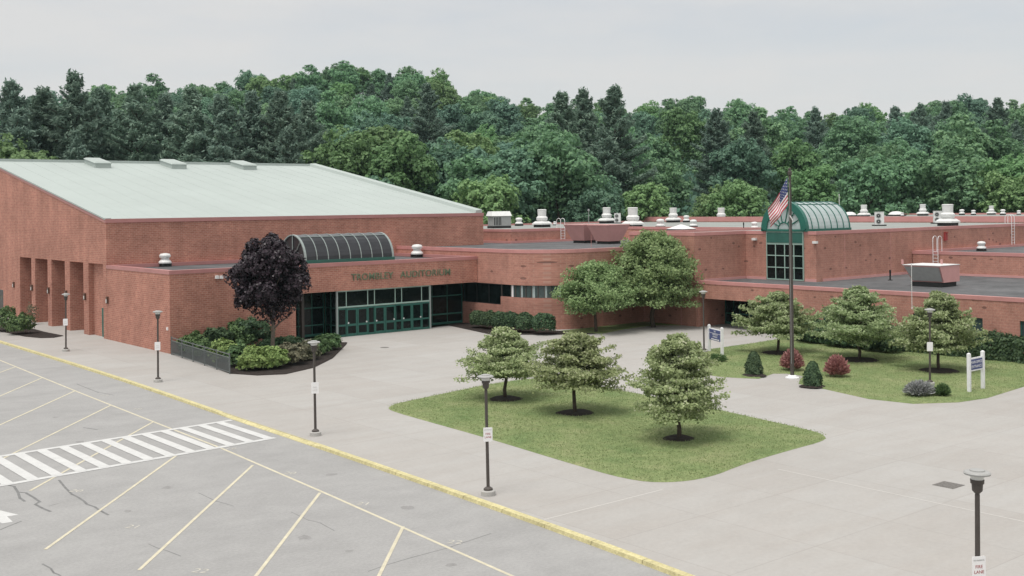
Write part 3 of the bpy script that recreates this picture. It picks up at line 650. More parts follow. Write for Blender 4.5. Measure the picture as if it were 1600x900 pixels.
# base flashing on the walls above the lower roofs
fb = MB(); fb.box((48.9, -23.16, 3.8), (63.1, -23.102, 4.1)); fb.box((47.94, -23.1, 3.8), (47.998, -21.95, 4.1)); fb.box((47.94, -17.8, 3.8), (47.998, -15.6, 4.1)); fb.box((41.5, -15.56, 3.8), (47.9, -15.502, 4.1)); fb.box((63.14, -60, 3.8), (63.198, -23.2, 4.06)); fb.build('flashing', 'pink_metal', B)
eb = MB()
for x in (52.2, 59.5, 68.5, 77.5): eb.box((x, -23.108, 4.1), (x + .05, -23.101, 7.9))
for y in (-2.5, -13.9): eb.box((40.992, y, 0), (40.999, y + .05, 7.9))
eb.build('expansion_joint', 'coping_pink', B)
# -- office wing with the canopy
wb = MB(); CZ0, CZ1 = 2.52, 4.02
wb.box((41, -75, CZ0), (41.3, -15.52, CZ1)); 
yb = [-26.2, -28.6, -30.2, -32.4, -34.0, -36.3, -37.9, -40.2, -41.6, -44.2, -45.6, -48, -49.4, -75]
for i in range(0, len(yb) - 1, 2): wb.box((41, yb[i + 1], -.2), (41.3, yb[i], CZ0))
for i in range(1, len(yb) - 1, 2): wb.box((41, yb[i + 1], -.2), (41.3, yb[i], .92))
wb.box((41.3, -26.5, -.2), (44.8, -26.2, CZ0)); wb.box((41, -15.8, -.2), (44.6, -15.53, CZ0)); wb.box((44.6, -26.2, -.2), (44.9, -24.2, CZ0))
o = wb.build('wall', 'brick_speckled', B); o['label'] = 'low brick office wall under a deep fascia'
for i in range(1, len(yb) - 1, 2): glaze(yb[i + 1] + .01, yb[i] - .01, 41.1, .92, CZ0, [yb[i + 1] + .04, (yb[i] + yb[i + 1]) / 2, yb[i] - .04], [.96, 2.48], 'teal', 'glass_grey', axis='y')
rb = MB(); rb.add([(41.3, -75, 3.86), (63.1, -75, 3.86), (63.1, -23.12, 3.86), (47.98, -23.12, 3.86), (47.98, -15.53, 3.86), (41.3, -15.53, 3.86)], [tuple(range(6))]); rb.build('roof', 'membrane_dark', B)
cb = MB(); cb.box((40.96, -75, 3.78), (41.36, -15.54, 4.06)); cb.build('coping', 'coping_pink', B)
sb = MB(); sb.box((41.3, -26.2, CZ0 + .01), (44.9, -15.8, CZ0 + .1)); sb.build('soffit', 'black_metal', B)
glaze(-24.2, -15.82, 44.6, 0, CZ0, [-24.15, -23.1, -22.0, -20.9, -19.8, -18.7, -17.5, -16.8, -15.87], [(.12, .2), (.98, .12), (2.2, .1)], 'teal', axis='y', name='door')
# -- glazed tower with barrel vault
TY0, TY1, TX = -21.86, -17.9, 47.9
w_ = glaze(TY0, TY1, TX - .02, 3.9, 8.22, [TY0 + .04, TY0 + 1.0, (TY0 + TY1) / 2, TY1 - 1.0, TY1 - .04], [(3.95, .1), 5.0, 6.05, (7.1, .16), (8.16, .14)], 'teal_pale', axis='y', t=.08, d=.12)
w_['label'] = 'tall glazed bay under the green barrel skylight'
pb = MB(); pb.box((TX - .05, TY0 + .09, 7.19), (TX - .021, TY1 - .09, 8.08)); pb.build('spandrel_panel', 'teal', w_)
s_ = barrel(TX - .05, 54.4, (TY0 + TY1) / 2, 2.3, 8.32, 7, 'glass_vault', 'teal_bright', 'teal_bright', .07, rise=1.06, seg=22, base=False); s_['label'] = 'green ribbed glass barrel skylight over the tall bay'
yc = (TY0 + TY1) / 2
kb_ = MB()
A = np.linspace(0, math.pi, 23)
for i in range(22):   # broad green arch on the front
    def q(a, r): return (yc - r * math.cos(a), 8.32 + 1.06 * r * math.sin(a))
    a0, a1 = A[i], A[i + 1]
    kb_.hexa([(TX - .16, *q(a0, 1.82)), (TX + .25, *q(a0, 1.82)), (TX + .25, *q(a1, 1.82)), (TX - .16, *q(a1, 1.82))], [(TX - .16, *q(a0, 2.42)), (TX + .25, *q(a0, 2.42)), (TX + .25, *q(a1, 2.42)), (TX - .16, *q(a1, 2.42))])
kb_.box((TX - .16, yc - 2.42, 8.18), (54.5, yc - 2.28, 8.40)); kb_.box((TX - .16, yc + 2.28, 8.18), (54.5, yc + 2.42, 8.40)); kb_.box((54.36, yc - 2.28, 8.18), (54.5, yc + 2.28, 8.4))
kb_.build('arch_frame', 'teal_bright', s_)
fb = MB()
fb.box((TX - .12, yc - 2.2, 8.2), (TX + .05, yc + 2.2, 8.38))
for a in (28, 52, 76, 104, 128, 152):
    fb.tube([(TX - .08, yc - .62 * math.cos(R_(a)), 8.36 + .62 * math.sin(R_(a))), (TX - .08, yc - 1.85 * math.cos(R_(a)), 8.32 + 1.96 * math.sin(R_(a)))], .05, 6)
fb.tube([(TX - .08, yc - .62 * math.cos(t), 8.36 + .62 * math.sin(t)) for t in np.linspace(0, math.pi, 12)], .05, 6)
fb.build('mullion', 'teal_bright', s_)
lb = MB(); lb.box((TX + .3, yc - 2.2, 7.99), (54.3, yc + 2.2, 8.02)); lb.build('well', 'iron', s_)
# small wall fittings
for px, py in ((1180, 374), (1275, 379)):
    p = onx(px, py, 48); lb = MB(); lb.box((47.75, p[1] - .22, p[2] - .08), (47.998, p[1] + .22, p[2] + .12)); lb.build('wall_light', 'white_metal', B)
p = ony(1476, 370, -23.1); lb = MB(); lb.box((p[0] - .2, -23.3, p[2] - .36), (p[0] + .22, -23.102, p[2] + .36)); lb.lathe([(.2, 0), (.22, .1)], (p[0], -23.25, p[2] + .36), 10); o = lb.build('alarm_box', 'red_paint', B)
for px, py in ((338, 433), (345, 433)):
    p = ony(px, py, 0); lb = MB(); lb.box((p[0] - .12, -.2, p[2] - .12), (p[0] + .12, -.002, p[2] + .12)); lb.build('flood_light', 'sign_white', B)
p = onx(263, 514, 0); lb = MB(); lb.box((-.08, .3, p[2] - .1), (-.002, .5, p[2] + .12)); lb.build('wall_box', 'sign_white', B)
# ridge skylights on the gym roof: hinged curb boxes
for i, x in enumerate((10.9, 19.75, 28.7)):
    y = GYR - 2.6; m_ = MB(); zz = lambda yy: GE + (yy - GY0) * GS; w_, l_ = .88, 1.75
    def slab(hw, hl, h0, h1, hw2=None, hl2=None):
        hw2 = hw2 or hw; hl2 = hl2 or hl
        m_.hexa([(x + sx * hw, y + sy * hl, zz(y + sy * hl) + h0) for sx, sy in ((-1, -1), (1, -1), (1, 1), (-1, 1))], [(x + sx * hw2, y + sy * hl2, zz(y + sy * hl2) + h1) for sx, sy in ((-1, -1), (1, -1), (1, 1), (-1, 1))])
    slab(w_, l_, -.02, .5); h = m_.build('roof_hatch', 'membrane_pale', B)
    m_ = MB(); slab(w_ + .08, l_ + .08, .505, .56); slab(w_ + .08, l_ + .08, .56, .70, w_ - .12, l_ - .12); m_.build('lid', 'membrane_pale', h)
#--OBJECTS--
# ------------------------------------------------------------------ foliage builders
def leaf_mesh(name, C, Nn, S, asp, m, fold=.0, rng=None, T=None):
    rng = rng or np.random.default_rng(1); n = len(C)
    Nn = Nn / (np.linalg.norm(Nn, axis=1, keepdims=True) + 1e-9)
    a = rng.normal(size=(n, 3)); T = np.cross(Nn, a) if T is None else T; T /= np.linalg.norm(T, axis=1, keepdims=True) + 1e-9; Bv = np.cross(Nn, T)
    S = np.asarray(S)[:, None]
    V = np.stack([C - T * S, C - Bv * S * asp + T * S * .15, C + T * S, C + Bv * S * asp + T * S * .1], 1).reshape(-1, 3)
    me = bpy.data.meshes.new(name); me.vertices.add(4 * n); me.vertices.foreach_set('co', V.astype(np.float32).ravel())
    me.loops.add(4 * n); me.loops.foreach_set('vertex_index', np.arange(4 * n, dtype=np.int32))
    me.polygons.add(n); me.polygons.foreach_set('loop_start', np.arange(0, 4 * n, 4, dtype=np.int32)); me.polygons.foreach_set('loop_total', np.full(n, 4, np.int32))
    me.update(calc_edges=True); me.materials.append(M[m]); return me
def rdir(rng, n): v = rng.normal(size=(n, 3)); return v / np.linalg.norm(v, axis=1, keepdims=True)
def lobed(rng, R, zc, rz, nl, per, size, lr=(.30, .44), inner=.12, zmin=None, top=.3, squash=.8):
    Cs = []; Ns = []
    d = rdir(rng, nl); d[:, 2] = np.where(d[:, 2] < -.45, -d[:, 2], d[:, 2])
    rr = rng.uniform(.45, .9, nl)
    LC = np.stack([d[:, 0] * R * rr, d[:, 1] * R * rr, zc + d[:, 2] * rz * rr], 1); LR = rng.uniform(*lr, nl) * R
    for c, r in zip(LC, LR):
        q = rdir(rng, per); q[:, 2] = np.where((q[:, 2] < -.3) & (rng.random(per) < .7), -q[:, 2], q[:, 2])
        s = np.where(rng.random(per) < .8, rng.uniform(.8, 1.08, per), rng.uniform(.3, .8, per))
        # sub-clumps: pull the leaves together into small tufts
        k = rdir(rng, max(6, per // 22)); idx = np.argmax(q @ k.T, 1); q2 = q * .55 + k[idx] * .45; q2 /= np.linalg.norm(q2, axis=1, keepdims=True)
        Cs.append(c + q2 * (r * s)[:, None] * np.array([1, 1, squash]) + rng.normal(size=(per, 3)) * r * .07); Ns.append(q * .85 + rng.normal(size=(per, 3)) * .34 + np.array([0, 0, top]))
    ni = int(nl * per * inner); q = rdir(rng, ni) * (rng.random((ni, 1)) ** .4) * .7; Cs.append(q * np.array([R, R, rz]) + np.array([0, 0, zc])); Ns.append(rng.normal(size=(ni, 3)))
    C = np.concatenate(Cs); Nn = np.concatenate(Ns)
    if zmin is not None: k = C[:, 2] > zmin; C, Nn = C[k], Nn[k]
    return C, Nn, rng.uniform(.65, 1.25, len(C)) * size
def wood(b, p0, p1, r0, r1, rng, n=4, wob=.06):
    p0 = np.array(p0, float); p1 = np.array(p1, float); L_ = np.linalg.norm(p1 - p0)
    P = [p0 + (p1 - p0) * t + (rng.normal(size=3) * L_ * wob * (0 if t in (0, 1) else 1)) for t in np.linspace(0, 1, n)]
    b.tube(P, list(np.linspace(r0, r1, n)), 7); return P
def tree_thing(name, crown_me, trunk_b, bark, loc, label, cat='tree', group=None):
    t = empty(name, loc, label, cat, group); link('crown', crown_me, t); trunk_b.build('trunk', bark, t, smooth=True); return reg(t)

def broadleaf(seed, R, H, m, per=210, nl=46, size=.30):
    rng = np.random.default_rng(seed); zc = H * .56; rz = H * .43
    C, Nn, S = lobed(rng, R, zc, rz, nl, per, size, lr=(.24, .36), squash=.75); me = leaf_mesh('crown', C, Nn, S, .75, m, rng=rng)
    b = MB(); wood(b, (0, 0, -1), (0, 0, H * .7), H * .016 + .08, .06, rng, 5, .02)
    for k in range(6):
        a = k * 1.05 + rng.random() * .5; z = H * rng.uniform(.25, .5); wood(b, (0, 0, z), (R * .7 * math.cos(a), R * .7 * math.sin(a), z + H * .22), .11, .03, rng)
    return me, b
def pine(seed, R, H, m='leaf_pine', size=.36):
    """white pine: long level branches in loose tiers, ragged outline"""
    rng = np.random.default_rng(seed); Cs = []; Ns = []; b = MB(); wood(b, (0, 0, -1), (rng.normal() * .2, 0, H * .97), H * .015 + .08, .04, rng, 6, .008)
    z = H * .12
    while z < H * .985:
        t = (z - H * .12) / (H * .88); prof = (1 - t ** 1.25) ** 1.0 * (.72 + .28 * min(1, t * 4)) + .06
        nb = rng.integers(4, 8); a0 = rng.random() * 6.28
        for k in range(nb):
            L_ = R * prof * (rng.uniform(.75, 1.25) if rng.random() < .55 else rng.uniform(.4, .75)); a = a0 + k * 6.283 / nb + rng.normal() * .3; rise = rng.uniform(-.02, .22) + t * .45
            p0 = np.array([0, 0, z]); d = np.array([math.cos(a), math.sin(a), rise]); tip = p0 + d * L_
            if L_ > 1.6: b.tube([p0, p0 + d * L_ * .5 - np.array([0, 0, .1]), tip], [.07, .05, .02], 5)
            n = int(16 + 42 * L_); u = rng.uniform(.25, 1.02, n) ** .75; side = np.array([-d[1], d[0], 0]); wdt = .15 * L_ + .25
            P = p0 + d * (u * L_)[:, None] + side * (rng.normal(size=n) * wdt * (1.1 - u * .6))[:, None] + np.array([0, 0, 1]) * (np.abs(rng.normal(size=n)) * .28 + .35 * u ** 3)[:, None]
            Cs.append(P); Ns.append(np.array([0, 0, .8]) + rng.normal(size=(n, 3)) * .7 + d * .3)
        z += rng.uniform(.6, 1.15) * (.75 + .3 * (1 - t))
    n = 40; Cs.append(np.array([0, 0, H * .955]) + rng.normal(size=(n, 3)) * np.array([.22, .22, .7])); Ns.append(rng.normal(size=(n, 3)))
    C = np.concatenate(Cs); me = leaf_mesh('crown', C, np.concatenate(Ns), rng.uniform(.6, 1.25, len(C)) * size, .36, m, rng=rng); return me, b
def hawthorn(seed, R, H, base, m='leaf_haw', n=27000, size=.074, peak=.62, trunk=.11, nb=120, bark='bark', pw=1.35, pq=.72, vj=.055):
    """low tree with flat spreading sprays"""
    rng = np.random.default_rng(seed); b = MB(); tz = base + .25
    wood(b, (0, 0, -.05), (rng.normal() * .05, rng.normal() * .05, tz), trunk, trunk * .75, rng, 4, .03)
    wood(b, (0, 0, tz), (rng.normal() * .1, rng.normal() * .1, H * .9), trunk * .7, .02, rng, 5, .04)
    Cs = []; Ns = []; per = n // nb
    for k in range(nb):
        t = ((k + rng.random()) / nb) * .97; z = base + .15 + (H - base - .2) * t
        prof = (1 - t ** pw) ** pq * (.93 + .07 * min(1, t * 3.0)) + .05; L_ = max(.18, R * prof * (rng.uniform(.80, 1.16) if rng.random() < .6 else rng.uniform(.4, .8))); a = rng.random() * 6.283
        d = np.array([math.cos(a), math.sin(a), rng.uniform(-.12, .22)]); p0 = np.array([0, 0, max(base * .9, z - L_ * .28)]); tip = np.array([0, 0, z]) + d * L_
        if k % 2 == 0: b.tube([p0, (p0 + tip) / 2 + np.array([0, 0, .08]), tip], [.035, .022, .008], 5)
        u = rng.uniform(.30, 1.03, per); side = np.array([-d[1], d[0], 0]); wd = .15 * L_ + .14
        P = p0 + (tip - p0) * u[:, None] + side * (rng.normal(size=per) * wd * (1.2 - .75 * u))[:, None]
        P[:, 2] += rng.normal(size=per) * vj - .10 * np.abs(rng.normal(size=per)) * u + .08 * np.sin(u * 3.1)
        Cs.append(P); Ns.append(np.array([0, 0, .75]) + rng.normal(size=(per, 3)) * .6 + d * .5)
    C = np.concatenate(Cs); k = C[:, 2] > base * .82; C = C[k]; Nn = np.concatenate(Ns)[k]
    return leaf_mesh('crown', C, Nn, rng.uniform(.6, 1.3, len(C)) * size, .7, m, rng=rng), b
def leafy(name, seed, radii, n, size, m, flat=.0, lump=.18, shape='ball', zsq=1.0):
    """a shrub as one mesh: leaves over a lumpy body standing on the ground"""
    rng = np.random.default_rng(seed); d = rdir(rng, n); rx, ry, h = radii
    ph = rng.random((5, 3)) * 6
    if shape == 'tuft':      # stems fanning out from the root
        d[:, 2] = np.abs(d[:, 2]) * .9 + .25; d /= np.linalg.norm(d, axis=1, keepdims=True); u = rng.uniform(.45, 1.08, n)[:, None]
        C = d * u * np.array([rx, ry, h]); sd_ = rng.normal(size=(n, 3)); Nn = np.cross(d, sd_)
        return leaf_mesh(name, C, Nn, rng.uniform(.7, 1.3, n) * size, .28, m, rng=rng, T=d + rng.normal(size=(n, 3)) * .25)
    if shape == 'cone':
        t = rng.random(n) ** 1.15; a = rng.random(n) * 6.283; prof = np.sqrt(np.clip(1 - ((t - .30) / .72) ** 2, 0, 1)) * (1 - .25 * np.clip(t - .3, 0, 1)) + .02
        l = 1 + lump * np.sin(a * 4 + t * 9 + ph[0, 0]) * .5 + rng.normal(size=n) * .09
        C = np.stack([np.cos(a) * rx * prof * l, np.sin(a) * ry * prof * l, t * h], 1); Nn = np.stack([np.cos(a), np.sin(a), np.full(n, .45)], 1) + rng.normal(size=(n, 3)) * .4
    elif shape == 'box':
        C, Nn = [], []
        ar = np.array([ry * h, rx * h, ry * h, rx * h, rx * ry * 1.2]); pick = rng.choice(5, n, p=ar / ar.sum()); u = rng.uniform(-1, 1, n); v = rng.random(n); w2 = rng.uniform(-1, 1, n)
        X = np.select([pick == 0, pick == 1, pick == 2, pick == 3], [rx, u * rx, -rx, u * rx], u * rx); Y = np.select([pick == 0, pick == 1, pick == 2, pick == 3], [u * ry, ry, u * ry, -ry], w2 * ry); Z = np.where(pick == 4, h, v * h)
        Nn = np.stack([np.select([pick == 0, pick == 2], [1., -1.], 0), np.select([pick == 1, pick == 3], [1., -1.], 0), np.where(pick == 4, 1., .25)], 1)
        wob = lump * (np.sin(Y * 2.1 + ph[0, 0]) * .5 + np.sin(Y * 5.3 + X * 3 + ph[1, 0]) * .35 + rng.normal(size=n) * .35)
        C = np.stack([X, Y, Z], 1) + Nn * wob[:, None] * .5; C[:, 2] = np.maximum(C[:, 2], .02); Nn = Nn + rng.normal(size=(n, 3)) * .45
    else:
        d[:, 2] = np.where((d[:, 2] < -.55), -d[:, 2], d[:, 2])
        l = np.ones(n)
        for k in range(5): l += lump * .4 * np.sin(d @ (rdir(rng, 1)[0] * (4 + 2 * k)) + ph[k, 0])
        s = np.where(rng.random(n) < .85, rng.uniform(.86, 1.10, n), rng.uniform(.5, .9, n)) * l
        C = np.stack([d[:, 0] * rx * s, d[:, 1] * ry * s, h * .5 + d[:, 2] * h * .5 * s], 1); C[:, 2] = np.maximum(C[:, 2], .03); Nn = d * .8 + rng.normal(size=(n, 3)) * .5 + np.array([0, 0, flat])
    return leaf_mesh(name, C, Nn, rng.uniform(.6, 1.3, n) * size, .7, m, rng=rng)
def shrub(name, me, loc, label, cat='shrub', group=None, rz=0): o = link(name, me, None, loc); o.rotation_euler = (0, 0, rz); return tag(o, label, cat, group)

# ------------------------------------------------------------------ planting near the building
rng0 = random.Random(4)
def haw(seed, px, py, R, H, base, label, grp, **kw):
    p = gp(px, py); me, b = hawthorn(seed, R, H, base, **kw); return tree_thing('hawthorn_tree', me, b, 'bark', (p[0], p[1], .06), label, group=grp)
G1 = 'hawthorns on the lawn island'; G2 = 'hawthorns on the lawn by the flagpole'
haw(11, 790, 624, 2.55, 3.95, 1.25, 'small spreading hawthorn on the lawn island, the one nearest the clipped bushes', G1)
haw(12, 899, 647, 2.7, 4.15, 1.35, 'dome shaped hawthorn on the lawn island, standing between the other two', G1, pw=1.55)
haw(43, 1061, 687, 2.4, 4.75, 1.15, 'tallest hawthorn on the lawn island, with a pointed top and slim trunk', G1, n=30000, pw=1.75, pq=.70)
haw(14, 1215, 552, 3.0, 4.35, 1.35, 'spreading hawthorn behind the flagpole, in front of the canopy entrance', G2, size=.088, n=26000)
haw(15, 1342, 563, 3.35, 4.95, 1.3, 'wide hawthorn on the flagpole lawn, the middle of the row before the hedge', G2, size=.088, n=26000)
haw(16, 1467, 580, 2.75, 4.95, 1.25, 'hawthorn with a yellowish crown behind the lamp post on the flagpole lawn', G2, size=.088, n=26000)
p = gp(928, 524); me, b = hawthorn(21, 3.4, 5.85, 1.9, 'leaf_serv', 26000, .115, trunk=.15, nb=150, pw=2.6, pq=.62, vj=.16); tree_thing('green_tree', me, b, 'bark', (32.0, -12.4, .04), 'smaller green tree leaning before the curved brick wall', 'tree')
p = gp(1022, 508); me, b = hawthorn(22, 3.95, 8.2, 2.3, 'leaf_serv', 46000, .12, trunk=.22, nb=260, pw=2.8, pq=.62, vj=.2); tree_thing('green_tree', me, b, 'bark', (38.15, -13.2, .04), 'larger bushy green tree in the corner beside the tall brick wall', 'tree')
# dark purple maple
rng = np.random.default_rng(31); C1, N1, S1 = lobed(rng, 3.12, 5.1, 3.98, 64, 640, .108, lr=(.17, .32), zmin=1.35, top=.25, squash=.85)
tp = 1 - .30 * np.clip((C1[:, 2] - 5.0) / 3.9, 0, 1) ** 1.2; C1[:, 0] *= tp; C1[:, 1] *= tp; me = leaf_mesh('crown', C1, N1, S1, .8, 'leaf_purple', rng=rng); b = MB(); wood(b, (0, 0, -.05), (.05, 0, 2.6), .15, .13, rng, 4, .01)
for k in range(7): a = k * .9; wood(b, (0, 0, 1.9 + .25 * k), (1.9 * math.cos(a), 1.9 * math.sin(a), 3.8 + .4 * k), .07, .02, rng)
p = at(427, 555, 81.0); tree_thing('purple_maple', me, b, 'bark_pale', (p[0], p[1], .05), 'dark purple leaved maple in the planted bed before the auditorium', 'tree')
# bed shrubs: (px, depth, half width, height, material, leaf size, label)
BS = [(293, 84.4, .80, 1.25, 'leaf_box', .085, 'rounded green shrub by the brick wall behind the railing, nearest the corner'),
      (328, 86.0, .92, 1.55, 'leaf_yew', .085, 'dark green shrub against the brick wall, second in from the wall corner'),
      (362, 87.0, 1.05, 1.75, 'leaf_box', .085, 'broad dark shrub against the brick wall, left of the maple trunk'),
      (397, 86.4, 1.15, 1.95, 'leaf_yew', .085, 'tallest dark yew shrub under the purple maple'),
      (316, 81.0, .85, 1.10, 'leaf_box', .08, 'mid green shrub just behind the middle of the metal railing'),
      (352, 78.6, .85, 1.25, 'leaf_lime', .085, 'light green shrub behind the end bays of the railing'),
      (375, 76.0, .85, 1.30, 'leaf_box', .085, 'green shrub at the near end of the railing'),
      (396, 74.1, .78, 1.22, 'leaf_lime', .085, 'left one of two yellow green shrubs at the rounded bed tip'),
      (428, 74.7, .76, 1.15, 'leaf_lime', .085, 'right one of two yellow green shrubs at the rounded bed tip'),
      (456, 76.6, .80, 1.20, 'leaf_olive', .08, 'brownish olive shrub beside the two yellow green ones'),
      (478, 78.6, .72, 1.10, 'leaf_olive', .08, 'brownish olive shrub behind the third lamp post'),
      (497, 81.5, .70, .95, 'leaf_box', .08, 'low green shrub near the bed point, right of the third lamp post'),
      (514, 84.3, .72, .95, 'leaf_box', .08, 'last low green shrub at the pointed end of the bed before the glass doors'),
      (425, 84.5, .75, .75, 'leaf_yew', .08, 'low dark shrub right of the maple trunk'), (450, 85.5, .75, .75, 'leaf_yew', .08, 'low dark shrub by the end of the brick wall before the glazing')]
for i, (px, D, r, h, m, s, lb) in enumerate(BS):
    p = at(px, 500, D); p[1] = min(p[1], -r * .9)
    shrub('shrub', leafy('shrub', 100 + i, (r * 1.12, r * 1.15, h * 1.12), 2400, s * 1.35, m, .3, .26), (p[0], p[1], .05), lb, 'shrub', 'shrubs in the railed bed')
CB = [(747, 98.4, .72, 1.5), (764, 97.3, .74, 1.55), (782, 96.2, .74, 1.55), (799, 95.2, .78, 1.6), (820, 94.2, .80, 1.6), (850, 92.8, .98, 1.75)]
nm = ['farthest left', 'second', 'third', 'fourth', 'fifth', 'largest and nearest']
for i, (px, D, r, h) in enumerate(CB):
    p = at(px, 510, D)
    shrub('clipped_bush', leafy('clipped_bush', 140 + i, (r, r, h), 3000, .085, 'leaf_yew', .35, .08), (p[0], p[1], .04), f'clipped round dark green bush before the curved wall, {nm[i]} of six', 'bush', 'clipped bushes before the curved wall')
for i, (px, py, r, h, lb) in enumerate([(8, 518, 1.0, 1.9, 'dark green shrub at the left edge before the slotted gym wall'), (33, 522.5, .95, 1.65, 'bright leafy shrub in the mulch strip beside the first wall slot')]):
    p = gp(px, py); shrub('shrub', leafy('shrub', 150 + i, (r, r, h), 2600, .10, 'leaf_box', .2, .25), (p[0], p[1], .05), lb, 'shrub')
p = gp(42, 512); shrub('twiggy_shrub', leafy('twiggy_shrub', 155, (.5, .5, 1.8), 420, .07, 'leaf_olive', .2, .3), (p[0] + 1.2, p[1] + 2.5, .05), 'thin twiggy shrub in front of the first wall slot', 'shrub')
for px, py, lb in ((1178, 587, 'small cone shaped evergreen left of the flagpole'), (1270, 605, 'small cone shaped evergreen right of the flagpole')):
    p = gp(px, py); shrub('dwarf_conifer', leafy('dwarf_conifer', int(px), (.45, .45, 1.42), 2800, .065, 'leaf_yew', shape='cone', lump=.25), (p[0], p[1], .06), lb, 'conifer', 'cone evergreens by the flagpole')
for px, py, lb in ((1238, 580, 'red leaved barberry bush directly behind the flagpole'), (1308, 590, 'red leaved barberry bush standing alone on the lawn right of the flagpole')):
    p = gp(px, py); shrub('barberry_bush', leafy('barberry_bush', int(px), (.74, .74, 1.25), 2600, .12, 'leaf_barb', shape='tuft'), (p[0], p[1], .05), lb, 'bush', 'red bushes by the flagpole')
for dx, s, lb in ((-.55, 1, 0), ):
    p = gp(1437, 619); shrub('lavender_clump', leafy('lavender_clump', 171, (1.0, .75, .72), 2600, .13, 'leaf_lav', shape='tuft'), (p[0], p[1], .05), 'grey lavender clump at the foot of the lawn lamp post', 'plant')
p = gp(1473, 620); shrub('green_clump', leafy('green_clump', 172, (.42, .42, .6), 900, .12, 'leaf_box', shape='tuft'), (p[0], p[1], .05), 'small bright green plant beside the grey lavender', 'plant')
p = gp(1120, 566); shrub('low_shrub', leafy('low_shrub', 173, (.7, .7, .5), 900, .11, 'leaf_box', shape='tuft'), (p[0], p[1], .05), 'low green plant at the foot of the lawn by the four line sign', 'shrub')
shrub('hedge', leafy('hedge', 180, (.95, 17.0, 1.5), 34000, .11, 'leaf_yew', shape='box', lump=.5), (39.3, -43.6, .05), 'long clipped dark green hedge under the office windows', 'hedge')
for i, (y, x, h) in enumerate(((-27.6, 39.2, 1.25), (-30.0, 38.3, 1.3), (-33.0, 37.6, 1.2), (-36.0, 37.3, 1.25))):
    lbs = ['nearest the canopy entrance', 'second from the canopy entrance', 'third from the canopy entrance', 'last and nearest the lamp post']
    shrub('yew_shrub', leafy('yew_shrub', 190 + i, (1.05, 1.5, h), 2800, .12, 'leaf_yew', .3, .25), (x, y, .05), f'dark spreading shrub in front of the hedge, {lbs[i]}', 'shrub', 'dark shrubs before the hedge')

# grass blades on the lawns
def inside(P, poly):
    x, y = P[:, 0], P[:, 1]; c = np.zeros(len(P), bool); n = len(poly)
    for i in range(n):
        (x0, y0), (x1, y1) = poly[i][:2], poly[(i + 1) % n][:2]
        c ^= ((y0 > y) != (y1 > y)) & (x < (x1 - x0) * (y - y0) / (y1 - y0 + 1e-12) + x0)
    return c
leafmat('leaf_grass', (.20, .25, .10), (.345, .37, .185), objvar=0)
rng = np.random.default_rng(55)
for poly, cnt in ((smooth_poly(isl, 2), 45000), (lr[1:-1] + [(41.05, -25.6)], 45000)):
    q = np.array([p[:2] for p in poly]); P = np.stack([rng.uniform(q[:, 0].min() - .1, q[:, 0].max() + .1, cnt), rng.uniform(q[:, 1].min() - .1, q[:, 1].max() + .1, cnt), np.full(cnt, .09)], 1)
    P = P[inside(P + rng.normal(size=P.shape) * .06, poly)]; T = rng.normal(size=P.shape) * np.array([.6, .6, .2]) + np.array([0, 0, .8]); T /= np.linalg.norm(T, axis=1, keepdims=True)
    tag(link('grass', leaf_mesh('grass', P, np.cross(T, rng.normal(size=P.shape)), rng.uniform(.022, .05, len(P)), .35, 'leaf_grass', rng=rng, T=T)), 'short mown grass blades covering the lawn', 'grass', kind='stuff')

# ------------------------------------------------------------------ the wood behind the school
PRO = {}
def proto(kind, i):
    k = (kind, i)
    if k not in PRO:
        if kind == 'pine': me, b = pine(300 + i, 6.9 + .6 * (i % 3), 24 + 2 * (i % 3))
        else: me, b = broadleaf(400 + i + 20 * len(kind), 5.7 + .6 * (i % 3), 16.5 + 1.2 * (i % 4), {'oak': 'leaf_oak', 'pale': 'leaf_light', 'blue': 'leaf_blue'}[kind])
        tb = bpy.data.meshes.new('trunk'); tb.from_pydata(b.v, [], b.f); tb.materials.append(M['bark']); tb.polygons.foreach_set('use_smooth', [True] * len(b.f))
        PRO[k] = (me, tb)
    return PRO[k]
NAME = {'pine': 'pine_tree', 'oak': 'broadleaf_tree', 'pale': 'broadleaf_tree', 'blue': 'broadleaf_tree'}
DESC = {'pine': 'dark feathery pine', 'oak': 'mid green broadleaf tree', 'pale': 'pale yellow green broadleaf tree', 'blue': 'dark bluish broadleaf tree'}
ZONE = [(230, 'over the left gym roof'), (500, 'over the right gym roof'), (760, "over the gym roof's sloping edge"), (1000, 'over the pink roof hoods'), (1190, 'left of the flag'), (1330, 'over the green barrel skylight'), (9999, 'right of the green barrel skylight')]
def wood_tree(kind, i, px, D, s=1., sz=1., label=None, rot=None, pos=None):
    me, tb = proto(kind, i); x, y, z = pos or hill_pt(px, D)
    if label is None:
        zn = next(t for lim, t in ZONE if px < lim); dp = 'low in the wood' if D < 220 else ('midway up the wooded slope' if D < 320 else 'high on the wooded skyline')
        label = f'{DESC[kind]} {dp}, {zn}'; grp = label
    else: grp = None
    t = empty(NAME[kind], (x, y, z - .3), label, 'tree', grp, rot if rot is not None else RW.uniform(0, 6.28)); t.scale = (s, s, s * sz)
    link('crown', me, t); link('trunk', tb, t)
RW = random.Random(77)
def blocked(x, y): return (x < 141 and y < 52) or (-6 < x < 46 and y < 92)
def topscale(kind, i, px, D, ytop):   # scale that brings the tree's top to a measured height
    H = {'pine': 24 + 2 * (i % 3)}.get(kind, 16.5 + 1.2 * (i % 4)); zt = CAMH + (CPY - ROLL * (px - 800) - ytop) * D / FPX
    return (zt - hill_z(px, D) + .3) / H
